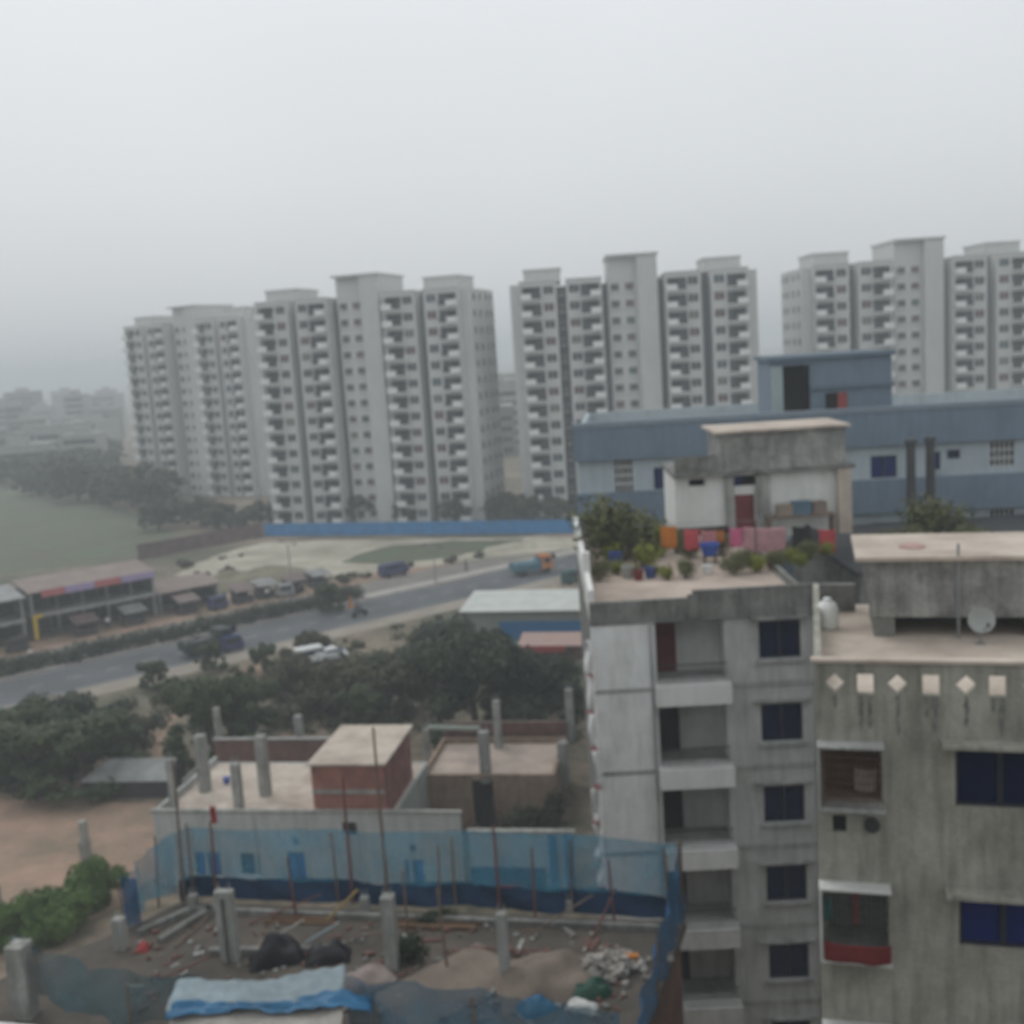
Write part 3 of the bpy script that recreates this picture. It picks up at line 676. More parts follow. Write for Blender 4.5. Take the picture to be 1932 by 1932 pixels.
# ------------------------------------------------------------------ vegetation
def leaves(b, blobs, n, s, flatn=.4):
    tot = sum(r[1]**2 for r in blobs)
    for (c, r) in blobs:
        k = int(n*r*r/tot)
        for _ in range(k):
            d = V((random.gauss(0, 1), random.gauss(0, 1), random.gauss(0, 1))).normalized()
            rad = r*(.35+.95*random.random()**.85)
            p = V(c)+V((d.x*rad, d.y*rad, d.z*rad*.85))
            nn = (d+V((rnd(-1, 1), rnd(-1, 1), rnd(-.3, 1)))*.8).normalized()
            a = nn.orthogonal().normalized(); t = rnd(0, 6.28); e = nn.cross(a)
            a2 = a*math.cos(t)+e*math.sin(t); e2 = nn.cross(a2); q = s*rnd(.6, 1.35)
            b.add([p-a2*q, p+e2*q*.55-nn*q*.15, p+a2*q, p-e2*q*.55-nn*q*.15], [(0, 1, 2, 3)])
def make_tree(label, h, spread, m, n, s, group, seed, name='tree', trunk=.3):
    random.seed(seed)
    t = thing(name, label, 'tree', group=group)
    tb = MB(); blobs = []
    p = V((0, 0, 0)); top = V((rnd(-.3, .3), rnd(-.3, .3), h*.42))
    tb.tube(p, top, trunk, trunk*.65, 9)
    nl = 6
    for i in range(nl):
        a = 2*PI*i/nl+rnd(-.4, .4); r = spread*rnd(.45, .75); z = h*rnd(.55, .82)
        st_ = p.lerp(top, rnd(.75, 1)); e = V((math.cos(a)*r, math.sin(a)*r, z)); mid = st_.lerp(e, .55)+V((0, 0, h*.04))
        tb.tube(st_, mid, trunk*.45, trunk*.28, 7); tb.tube(mid, e, trunk*.28, trunk*.08, 6)
        blobs.append((e, spread*rnd(.3, .45))); blobs.append((mid.lerp(e, .6)+V((rnd(-1, 1), rnd(-1, 1), rnd(0, 1)))*spread*.25, spread*rnd(.2, .36)))
    e = V((rnd(-.5, .5), rnd(-.5, .5), h*.82)); tb.tube(top, e, trunk*.6, trunk*.1, 7); blobs.append((e, spread*.42)); blobs.append((e+V((rnd(-1, 1)*spread*.3, rnd(-1, 1)*spread*.3, h*.06)), spread*.28))
    blobs = [(c, r*.72) for c, r in blobs]
    for i in range(20):
        a = rnd(0, 6.28); r = spread*rnd(.2, 1.0); blobs.append((V((math.cos(a)*r, math.sin(a)*r, h*rnd(.2, .8)*(1.1-.4*r/spread))), spread*rnd(.12, .26)))
    tb.build('trunk', M['bark'], t); cb = MB(); leaves(cb, blobs, n, s); cb.build('crown', m, t)
    return t
def make_bush(name, label, cat, w, h, m, n, s, group, seed, stem=True):
    random.seed(seed); t = thing(name, label, cat, group=group)
    blobs = []
    for i in range(9):
        a = rnd(0, 6.28); r = w*rnd(0, .5); blobs.append((V((math.cos(a)*r, math.sin(a)*r, h*rnd(.3, .7))), min(w, h)*rnd(.25, .42)))
    sb = MB()
    for c, r in blobs: sb.tube((c.x*.15, c.y*.15, 0), c, .05*h/2, .02*h/2, 5)
    sb.build('stem', M['bark'], t); cb = MB(); leaves(cb, blobs, n, s); cb.build('foliage', m, t)
    return t
GT = 'trees between the plots and the road'
tA = make_tree('broad dark mango tree, the widest crown before the grey tin shed', 9.0, 5.6, M['leafD'], 11000, .30, GT, 3, trunk=.35)
tA.location = G(900, 1395)
tB = make_tree('dark round tree directly above the white roof columns', 7.5, 3.6, M['leafM'], 7000, .25, GT, 5); tB.location = G(405, 1440)
tC = make_tree('olive green low tree left of the wide mango tree', 5.2, 3.6, M['leafO'], 5500, .25, GT, 8); tC.location = G(760, 1350)
dup(tA, G(1010, 1375), 70, 'dark tree beside the white garland end of the grey block', scale=.7)
dup(tA, G(845, 1275), 200, 'dark bushy tree against the corner of the pale roofed shed', scale=.6)
dup(tB, G(160, 1490), 40, 'wide dark tree behind the low tin shack', scale=(1.25, 1.1, .8))
dup(tB, G(45, 1480), 120, 'dark tree at the picture edge beyond the reddish dirt lot', scale=(1.2, 1.2, .85))
dup(tA, G(100, 1425), 190, 'dark spreading tree by the pavement behind the tin shack', scale=(.7, .7, .55))
dup(tC, G(240, 1420), 60, 'brownish small tree next to a bare earth patch', scale=.62)
dup(tB, G(470, 1400), 200, 'slim dark tree between two bare earth patches', scale=.75)
dup(tC, G(640, 1350), 110, 'olive tree standing beyond the brick stair room', scale=.95)
dup(tC, G(560, 1320), 250, 'dry brownish tree nearest the two white parked vans', scale=.8)
dup(tB, G(690, 1390), 300, 'small dark tree rising behind the brick stair room roof', scale=.6)
dup(tC, G(590, 1240), 20, 'little tree by the pavement right above the white parked vans', scale=.55)
dup(tB, G(292, 1300), 20, 'lone small tree on the pavement edge of the main road', scale=.4)
dup(tB, G(400, 1265), 70, 'small leafy tree in front of the dark lorry', scale=.42)
dup(tB, G(620, 1155), 70, 'small tree at the end of the median hedge beside the street lamp', scale=.5)
dup(tC, G(960, 1380), 160, 'olive tree half under the wide mango crown', scale=.7)
dup(tB, G(500, 1270), 160, 'thin tree beside the pink dirt track', scale=.42)
GS = 'shrubs on the rough ground by the road'
sA = make_bush('shrub', 'x', 'shrub', 3.0, 1.6, M['leafO'], 900, .2, GS, 11)
sp = [(520, 1300), (610, 1325), (700, 1300), (740, 1280), (820, 1300), (650, 1280), (460, 1330), (170, 1395), (330, 1330), (230, 1375), (60, 1410), (960, 1290), (1040, 1330), (560, 1360)]
names = ['olive shrub at the near end of the dirt track', 'olive shrub between the brick stair room and the vans', 'brown green shrub under the olive tree', 'olive shrub closest to the road edge above the mango tree', 'shrub pressed against the dark bushy tree by the shed',
         'dry shrub just below the white vans', 'low shrub right of the dark round tree', 'shrub along the pavement beside the wide dark trees', 'shrub beneath the lone small pavement tree', 'shrub by the small bare earth patch', 'shrub nearest the picture edge along the pavement',
         'shrub behind the mango crown under the blue shed wall', 'shrub beside the garland of the grey block', 'shrub above the tall roof column pair']
for i, (p, l) in enumerate(zip(sp, names)):
    o = sA if i == 0 else dup(sA); o.location = G(*p); o.rotation_euler.z = i*1.3; o.scale = (rnd(.8, 1.4),)*3; o['label'] = l
def undergrowth(label, poly, n, m, seed, hh=.9):
    random.seed(seed); pts = [G(*q) for q in poly]; xs = [p.x for p in pts]; ys = [p.y for p in pts]; bl = []
    def inside(x, y):
        c = False
        for i in range(len(pts)):
            a, b_ = pts[i], pts[i-1]
            if (a.y > y) != (b_.y > y) and x < (b_.x-a.x)*(y-a.y)/(b_.y-a.y)+a.x: c = not c
        return c
    while len(bl) < n:
        x, y = rnd(min(xs), max(xs)), rnd(min(ys), max(ys))
        if inside(x, y) and mn.noise(V((x*.16, y*.16, seed))) > -.18: bl.append((V((x, y, rnd(.1, hh*.5))), rnd(.45, 1.1)*hh))
    b = MB(); leaves(b, bl, n*52, .2); o = b.build('undergrowth', m); kind(o, 'stuff'); return tag(o, label, 'undergrowth')
undergrowth('dark weedy undergrowth below the wide mango tree', [(600, 1400), (660, 1230), (830, 1180), (1090, 1240), (1100, 1400), (800, 1400)], 230, M['leafM'], 1)
undergrowth('brown green undergrowth between the dirt track and the brick stair room', [(480, 1345), (640, 1255), (800, 1250), (790, 1390), (560, 1385)], 120, M['leafO'], 2)
undergrowth('low weeds on the verge below the road', [(380, 1290), (560, 1225), (900, 1150), (940, 1180), (640, 1270), (420, 1330)], 110, M['leafO'], 8, .55)
undergrowth('dark undergrowth below the trees by the dirt lot', [(-60, 1370), (200, 1335), (330, 1330), (300, 1400), (140, 1480), (-60, 1520)], 150, M['leafD'], 3)
# bright creeper heap on its trellis, bottom left
gA = make_bush('creeper', 'bright green creeper heap over a trellis behind the sagging net', 'creeper', 7.0, 2.6, M['leafB'], 8000, .18, 'creepers by the net fence', 17)
gA.location = G(110, 1765); gA.scale = (1.0, .8, 1.1); gA.rotation_euler.z = R(25)
g2 = dup(gA, G(175, 1705), 80, 'dark green creeper heap behind the bright one by the concrete post', scale=(.7, .7, 1.1))
g3 = dup(gA, G(20, 1790), 10, 'green creeper at the foot of the concrete pillar with the net', scale=(.3, .3, .6))
# hedge along the median
hb = MB(); random.seed(21)
L0 = 62
bl_ = [(V((i*.85-20, rnd(-.3, .3), rnd(.6, 1.1))), rnd(.85, 1.15)) for i in range(80)]
leaves(hb, bl_, 17000, .2)
hd = thing('hedge', 'long dark clipped hedge on the road median', 'hedge', rp(0, 11.7, .16), RA)
hb.build('foliage', M['leafD'], hd)
x = MB()
for i in range(40): x.tube((i*1.7-20, 0, 0), (i*1.7-20+rnd(-.2, .2), rnd(-.2, .2), .9), .05, .02, 5)
x.build('stem', M['bark'], hd)
# far trees at the tower feet and in the field
GF = 'hazy trees around the tower feet'
random.seed(4)
far = [(150, 945), (185, 940), (215, 948), (250, 955), (120, 935), (290, 965), (330, 985), (380, 992), (415, 1000), (455, 1000), (490, 990), (535, 985), (640, 985), (690, 983), (770, 985), (860, 985), (945, 980), (985, 985), (1050, 982), (100, 930), (60, 935), (300, 1000)]
fl = ['hazy tree left of the farthest tower', 'hazy tree clump at the corner of the farthest tower', 'hazy tree under the first windows of the farthest tower', 'hazy tree at the middle of the farthest tower base', 'hazy tree at the field edge with open ground on both sides',
      'hazy tree right beside the farthest tower base', 'tree above the middle of the brown sheet fence', 'tree above the brown sheet fence near a pinkish bank', 'tree above the right half of the brown sheet fence', 'tree just left of the blue fence end', 'tree at the blue fence end',
      'tree over the blue fence below the first dark seam of the nearest left tower', 'tree over the blue fence below the lift core', 'tree over the blue fence between lift core and right wing', 'tree over the blue fence at the second dark seam', 'tree over the blue fence at the tower right corner',
      'tree in the gap between two towers', 'tree before the tower next to the factory corner', 'tree next to the white garland top over the blue fence', 'hazy tree farther out in the field', 'hazy tree nearest the picture edge in the field', 'bush tree at the foot of the brown sheet fence']
ft = make_tree('x', 8, 4.4, leafmat('far_green_leaf', (.05, .068, .04)), 1500, .5, GF, 31)
for i, (p, l) in enumerate(zip(far, fl)):
    o = ft if i == 0 else dup(ft); o.location = G(*p); o.rotation_euler.z = i*.9; k = rnd(.45, .8) if i > 5 else rnd(.9, 1.5); o.scale = (k*1.2, k*1.2, k); o['label'] = l

# ------------------------------------------------------------------ fences
def sheet_fence(label, p, q, h, m, name='sheet_fence', n=None):
    p = V(p); q = V(q); d = q-p; L_ = d.length; rz = math.degrees(math.atan2(d.y, d.x))
    t = thing(name, label, 'fence', p, rz)
    b = MB(); b.box(0, L_, 0, .04, .05, h); b.build('sheet', m, t)
    n = n or int(L_/4)
    pst = None
    for i in range(n+1):
        if pst is None: x = MB(); x.box(-.06, .06, .045, .15, 0, h+.1); o = x.build('post', M['steel'], t); pst = o
        else: o = pst.copy(); C.objects.link(o); o.parent = t
        o.location = (L_*i/n, 0, 0)
    x = MB(); x.box(0, L_, -.04, -.003, h*.3, h*.3+.08); x.box(0, L_, -.04, -.003, h*.8, h*.8+.08); x.build('rail', m, t)
    return t
sheet_fence('long bright blue sheet fence before the white towers', G(500, 1012), G(1110, 1006), 2.35, M['bluesheet'], 'sheet_fence')
sheet_fence('dull brown sheet fence along the sandy lot, joining the blue one', G(262, 1056), G(498, 1013), 2.6, M['brownsheet'], 'sheet_fence')

# ------------------------------------------------------------------ roadside market and shops
def market(label, s0, t0, L_, Dp, h1, storeys, banner, roofm, seed, sign=False):
    random.seed(seed)
    t = thing('shop_row', label, 'shops', rp(s0, t0), RA)
    nb = max(2, int(L_/3.0)); H_ = h1*storeys
    b = MB(); b.box(.25, L_-.25, 3.6, 3.8, 0, H_); b.box(0, .25, 0.3, Dp, 0, H_); b.box(L_-.25, L_, .3, Dp, 0, H_); b.box(.25, L_-.25, Dp-.2, Dp, 0, H_); b.build('wall', M['concD'], t)
    for k in range(1, storeys): x = MB(); x.box(-.1, L_+.1, -.4, 3.6, k*h1-.1, k*h1+.28); x.build('floor_slab', M['conc'], t)
    x = MB(); x.add([(-.3, -.7, H_+.05), (L_+.3, -.7, H_+.05), (L_+.3, Dp+.3, H_+.75), (-.3, Dp+.3, H_+.75), (-.3, -.7, H_+.2), (L_+.3, -.7, H_+.2), (L_+.3, Dp+.3, H_+.9), (-.3, Dp+.3, H_+.9)],
                    [(3, 2, 1, 0), (4, 5, 6, 7), (0, 1, 5, 4), (1, 2, 6, 5), (2, 3, 7, 6), (3, 0, 4, 7)]); x.build('roof', roofm, t)
    for i in range(nb+1):
        x = MB(); xx = min(max(L_*i/nb, .12), L_-.12); x.box(xx-.09, xx+.09, -.2, -.02, 0, H_); x.build('column', M['concD'] if i not in (0, nb) else M['concG'], t)
    for k in range(storeys):
        for i in range(nb):
            x = MB(); a = L_*i/nb+.35; x.box(a-.3, L_*(i+1)/nb-.05, 3.5, 3.59, k*h1+.29, k*h1+2.75); x.build('shutter', M['dark'] if random.random() < .7 else M['iron'], t)
    if banner:
        x0 = 1.2
        while x0 < L_-.5:
            w_ = rnd(1.6, 3.6); x1 = min(x0+w_, L_); x = MB(); x.box(x0, x1-.05, -.78, -.72, H_-.55, H_+.3); x.build('banner', random.choice([M['violet'], M['pinkred'], M['pinkred'], M['violet']]), t); x0 = x1
    if sign:
        x = MB(); x.box(-.15, .3, -.95, -.8, .3, 2.9); x.box(-.15, 1.0, -.95, -.8, 2.9, 3.3); x.build('signboard', M['yellow'], t)
    return t
def sof(u, v): p = G(u, v)-R0; return p.dot(RD), p.dot(RN)
s, tt = sof(70, 1212); s2, t2_ = sof(305, 1166)
roofpink = mat('dusty_pink_roof', (.25, .20, .18), var=.2, scale=.5)
market('two storey market row with faded red and lavender banners', s, 25.6, s2-s, 6, 2.9, 2, True, roofpink, 2, True)
market('dark two storey shop building at the picture edge beside the market', s-14.6, 25.2, 13.6, 6, 2.75, 2, False, M['tin'], 3)
market('low single storey shop row beyond the banner market', s2+.6, 26.0, 8, 4.5, 2.7, 1, False, roofpink, 5)

def stall(label, s0, t0, m1, m2):
    t = thing('market_stall', label, 'stall', rp(s0, t0), RA, 'dark roadside stalls between the market and the lamp')
    x = MB(); x.box(.1, 2.5, .3, 1.9, 0, .9); x.box(.1, 2.5, 1.7, 1.9, .9, 2.0); x.build('counter', M['iron'], t)
    x = MB(); x.add([(-.2, -.4, 1.75), (2.8, -.4, 1.75), (2.8, 2.2, 2.35), (-.2, 2.2, 2.35), (-.2, -.4, 1.8), (2.8, -.4, 1.8), (2.8, 2.2, 2.4), (-.2, 2.2, 2.4)], [(3, 2, 1, 0), (4, 5, 6, 7), (0, 1, 5, 4), (1, 2, 6, 5), (2, 3, 7, 6), (3, 0, 4, 7)]); x.build('roof', m1, t)
    for px_ in (0, 2.5): x = MB(); x.box(px_, px_+.08, -.3, -.22, 0, 1.74); x.build('post', M['wood'], t)
    return t
sq_ = [(s2-11, 22.6, 'rust brown roadside stall in front of the banner market', 'brownsheet'), (s2-5, 22.8, 'grey roofed roadside stall in front of the banner market end', 'tin'), (s2+9.5, 22.4, 'dark stall just past the low shop row', 'brownsheet'), (s2+13, 23.0, 'grey stall second past the low shop row', 'tin'), (s2+17, 22.2, 'brown stall at the near foot of the olive earth mound', 'brownsheet'), (s2+21, 22.6, 'grey stall closest to the tall street lamp', 'tin'), (s2+2, 22.9, 'brown stall pressed before the low shop row', 'brownsheet')]
for a_, b_, l, m_ in sq_: stall(l, a_, b_, M[m_], None)
# grey shed with pale long roof
SO = G(882, 1216); e = G(1150, 1214); SA = math.degrees(math.atan2(e.y-SO.y, e.x-SO.x))
sh = thing('roadside_shed', 'grey walled roadside shed with a long pale sheet roof', 'shed', SO, SA)
Ls = 20
x = MB(); x.box(0, Ls, 0, .2, 0, 3.6); x.box(0, .2, .2, 6.5, 0, 3.6); x.box(Ls-.2, Ls, .2, 6.5, 0, 3.6); x.box(.2, Ls-.2, 6.3, 6.5, 0, 3.6); x.build('wall', mat('olive_grey_wall', (.27, .28, .255), var=.15, stain=.15, scale=.5), sh)
x = MB(); x.add([(-.6, -.5, 3.62), (Ls+.4, -.5, 3.62), (Ls+.4, 7, 4.2), (-.6, 7, 4.2), (-.6, -.5, 3.74), (Ls+.4, -.5, 3.74), (Ls+.4, 7, 4.32), (-.6, 7, 4.32)], [(3, 2, 1, 0), (4, 5, 6, 7), (0, 1, 5, 4), (1, 2, 6, 5), (2, 3, 7, 6), (3, 0, 4, 7)]); x.build('roof', M['tinL'], sh)
x = MB(); x.box(3.6, Ls-.5, -.06, -.003, .55, 2.5); x.build('panel', M['teal'], sh)
x = MB(); x.box(-.25, -.003, .1, .35, 0, 3.6); x.build('post', M['iron'], sh)
# low red-roofed stall and teal cover before it
o = G(985, 1245)
rs = thing('market_stall', 'low stall with a red awning below the blue panelled shed', 'stall', o, SA)
x = MB(); x.box(0, 6.5, 0, 2.4, 0, 1.5); x.build('counter', M['brickD'], rs)
x = MB(); x.add([(-.3, -.6, 1.55), (6.8, -.6, 1.55), (6.8, 2.6, 2.1), (-.3, 2.6, 2.1), (-.3, -.6, 1.62), (6.8, -.6, 1.62), (6.8, 2.6, 2.17), (-.3, 2.6, 2.17)], [(3, 2, 1, 0), (4, 5, 6, 7), (0, 1, 5, 4), (1, 2, 6, 5), (2, 3, 7, 6), (3, 0, 4, 7)]); x.build('roof', paint('dusty_rose_roof', (.36, .25, .22), .7), rs)
x = MB(); x.box(0.3, 4.6, -.7, -.62, .95, 1.6); x.build('awning', M['red'], rs)
x = MB(); x.sheet(lambda a, b_: (a*4.2, b_*1.6, 1.0+.35*math.sin(a*7)*math.sin(b_*4+1)-.3*abs(a-.5)), 16, 8)
o = x.build('tarpaulin', paint('teal_tarpaulin', (.06, .2, .17), .6)); o.location = G(905, 1242)+V((0, 0, .3)); o.rotation_euler.z = R(SA)
o.modifiers.new('t', 'SOLIDIFY').thickness = .02
tag(o, 'teal tarpaulin spread beside the red awning stall', 'tarpaulin')
cr = MB(); cr.box(.2, 4.0, .1, 1.5, 0, .75); o = cr.build('crate_stack', M['wood'], None, G(905, 1242)); o.rotation_euler.z = R(SA); tag(o, 'low wooden platform under the teal tarpaulin', 'platform')

# ------------------------------------------------------------------ street furniture
def lamp(label, loc, rz, h, twin=False):
    t = thing('street_lamp', label, 'street lamp', loc, rz, 'street lamps on the median')
    x = MB(); x.lathe([(.16, 0), (.16, .25), (.11, .3), (.07, h)], 10); x.build('pole', M['steel'], t)
    for sgn in ((-1, 1) if twin else (1,)):
        x = MB(); x.bar((0, 0, h-.05), (sgn*1.6, 0, h+.35), .07); a = x.build('arm', M['steel'], t)
        x = MB(); x.prism([(sgn*1.5, -.14), (sgn*2.3, -.1), (sgn*2.3, .1), (sgn*1.5, .14)][::sgn], h+.3, h+.42); x.build('lamp_head', M['iron'], a)
    return t
sL, _ = sof(597, 1170)
lamp('tall street lamp at the end of the median hedge', rp(sL, 11.7, .16), RA+90, 8.5, True)
sL2, _ = sof(945, 1125)
lamp('street lamp on the bare median beyond the hedge', rp(sL2, 11.7, .16), RA+90, 4.6, True)

# ------------------------------------------------------------------ vehicles
def wheel(t, x, y, r, w_=.22):
    b = MB(); b.x = Matrix.Translation((x, y, r)) @ Matrix.Rotation(PI/2, 4, 'X'); b.lathe([(r*.55, -w_/2), (r*.95, -w_/2), (r, -w_/3), (r, w_/3), (r*.95, w_/2), (r*.55, w_/2)], 18); o = b.build('wheel', M['tyre'], t)
    b = MB(); b.x = Matrix.Translation((x, y, r)) @ Matrix.Rotation(PI/2, 4, 'X'); b.lathe([(.02, -w_*.4), (r*.54, -w_*.42), (r*.54, w_*.42), (.02, w_*.4)], 14); b.build('rim', M['steel'], o)
def carshape(L_, W_, prof, y0=None):
    b = MB(); n = len(prof); vs = []
    for sy, k in ((-W_/2, 1), (W_/2, 1)): vs += [(p[0]*L_, sy*(p[2] if len(p) > 2 else 1), p[1]) for p in prof]
    b.add(vs, [tuple(range(n)), tuple(range(2*n-1, n-1, -1))]+[(i+n, (i+1) % n+n, (i+1) % n, i) for i in range(n)]); return b
def car(label, loc, rz, m, L_=4.2, W_=1.7, van=False, cat='car', name='parked_car'):
    t = thing(name, label, cat, loc, rz)
    H_ = 1.85 if van else 1.45
    if van: prof = [(-.5, .35), (.5, .35), (.5, .85), (.44, 1.0), (.34, H_, .9), (-.48, H_, .9), (-.5, 1.0)]
    else: prof = [(-.5, .32), (.5, .32), (.5, .7), (.28, .88), (.12, H_, .85), (-.28, H_, .85), (-.42, .92), (-.5, .85)]
    o = carshape(L_, W_, prof).build('body', m, t); md = o.modifiers.new('b', 'BEVEL'); md.width = .06; md.segments = 2
    gl = MB()
    if van: gl.box(-.42*L_, .36*L_, -W_/2*.965, W_/2*.965, 1.08, 1.58); gl.bar((.425*L_, 0, 1.1), (.375*L_, 0, 1.62), W_*.8, .05)
    else: gl.box(-.3*L_, .15*L_, -W_/2*.95, W_/2*.95, .95, 1.3); gl.bar((.255*L_, 0, .95), (.15*L_, 0, 1.36), W_*.75, .06); gl.bar((-.39*L_, 0, .98), (-.3*L_, 0, 1.36), W_*.75, .06)
    gl.build('window', M['pane'], t)
    for sx in (-.31, .31):
        for sy in (-1, 1): wheel(t, sx*L_, sy*(W_/2-.1), .31)
    for sy in (-1, 1):
        x = MB(); x.box(.49*L_, .505*L_, sy*W_*.36-.12, sy*W_*.36+.12, .6, .76); x.build('headlight', M['vanW'], t)
    return t
def lorry(label, loc, rz, cabm, bedm, L_=6.5, cargo=None):
    t = thing('lorry', label, 'lorry', loc, rz)
    o = carshape(1, 2.2, [(L_/2-1.7, .6), (L_/2, .6), (L_/2, 1.4), (L_/2-.2, 2.5, .93), (L_/2-1.7, 2.6, .93)]).build('cab', cabm, t); md = o.modifiers.new('b', 'BEVEL'); md.width = .07; md.segments = 2
    x = MB(); x.bar((L_/2-.0, 0, 1.5), (L_/2-.17, 0, 2.3), 1.9, .05); x.box(L_/2-1.3, L_/2-.4, -1.1, 1.1, 1.5, 2.2); x.build('windscreen', M['pane'], t)
    x = MB(); x.box(-L_/2, L_/2-1.75, -1.1, 1.1, .75, .95)
    for sy in (-1, 1): x.box(-L_/2, L_/2-1.75, sy*1.1-.04, sy*1.1+.04, .955, 1.75)
    x.box(-L_/2, -L_/2+.08, -1.05, 1.05, .955, 1.75); x.box(L_/2-1.85, L_/2-1.75, -1.05, 1.05, .955, 2.3); x.build('cargo_bed', bedm, t)
    x = MB(); x.box(-L_/2+.2, L_/2-.3, -.5, .5, .5, .75); x.build('chassis', M['iron'], t)
    for sx in (-L_/2+1.3, L_/2-.9):
        for sy in (-1, 1): wheel(t, sx, sy*.95, .45, .3)
    if cargo:
        x = MB(); x.sheet(lambda a, b_: (-L_/2+.1+a*(L_-2.0), -1.04+2.08*b_, 1.3+.75*math.sin(PI*b_)**.6*(.8+.2*math.sin(a*9))), 14, 8); x.build('cargo_cover', cargo, t)
    return t
lorry('dark open lorry driving on the near carriageway of the main road', rp(sof(405, 1238)[0], 2.6), RA, M['truckD'], M['truckD'], 5.6, M['iron'])
car('small dark navy van at the far edge of the service road', rp(sof(780, 1094)[0], 20.8), RA+2, M['navy'], 4.4, 1.7, True, 'van', 'parked_van')
lorry('turquoise lorry with an orange cab beside the sandy lot', G(1003, 1083), RA-16, M['orange'], M['truckB'], 5.8, M['truckB'])
car('first white van parked under trees beside the main road', G(588, 1252), RA-10, M['vanW'], 3.4, 1.6, True, 'van', 'parked_van')
car('white car parked between the van and a pedestrian in blue', G(628, 1246), RA-12, M['vanW'], 3.2, 1.55, False, 'car')
def auto(label, loc, rz, m):
    t = thing('auto_rickshaw', label, 'auto rickshaw', loc, rz)
    o = carshape(2.6, 1.3, [(-.5, .3), (.3, .3), (.5, .55), (.42, 1.0), (.3, 1.7, .92), (-.45, 1.75, .92), (-.5, 1.0)]).build('body', m, t); md = o.modifiers.new('b', 'BEVEL'); md.width = .06; md.segments = 2
    x = MB(); x.box(-.9, .65, -.64, .64, .95, 1.5); x.bar((1.08, 0, 1.05), (.8, 0, 1.62), .95, .05); x.build('opening', M['dark'], t)
    wheel(t, 1.0, 0, .24, .12); wheel(t, -.85, .6, .24, .12); wheel(t, -.85, -.6, .24, .12)
    return t
auto('dark green auto rickshaw on the road behind the pale roofed shed', G(1078, 1100), RA, M['autoG'])
auto('dark auto rickshaw following the open lorry', rp(sof(462, 1236)[0], 1.3), RA, M['navy'])
def motorbike(label, loc, rz, m, scale=1.0):
    t = thing('motorbike', label, 'motorbike', loc, rz, None); t.scale = (scale,)*3
    wheel(t, .65, 0, .3, .1); wheel(t, -.62, 0, .3, .12)
    x = MB(); x.bar((-.55, 0, .4), (.35, 0, .5), .22, .25); x.bar((.65, 0, .3), (.42, 0, .95), .07); x.bar((-.62, 0, .3), (-.1, 0, .55), .1); x.build('frame', M['iron'], t)
    x = MB(); x.x = Matrix.Translation((.16, 0, .78)) @ Matrix.Diagonal((.3, .15, .14, 1)); x.lathe([(.3, -1), (.8, -.6), (1, 0), (.8, .6), (.3, 1)], 12); x.build('fuel_tank', m, t, smooth=True)
    x = MB(); x.box(-.7, -.1, -.13, .13, .72, .82); x.build('seat', M['black'], t)
    x = MB(); x.bar((.42, -.36, 1.0), (.42, .36, 1.0), .035); x.bar((.42, 0, .93), (.42, 0, 1.0), .05); x.build('handlebar', M['iron'], t)
    x = MB(); x.lathe([(.05, -.02), (.1, 0), (.1, .08)], 12, (.55, 0, .82)); x.build('headlight', M['vanW'], t)
    return t
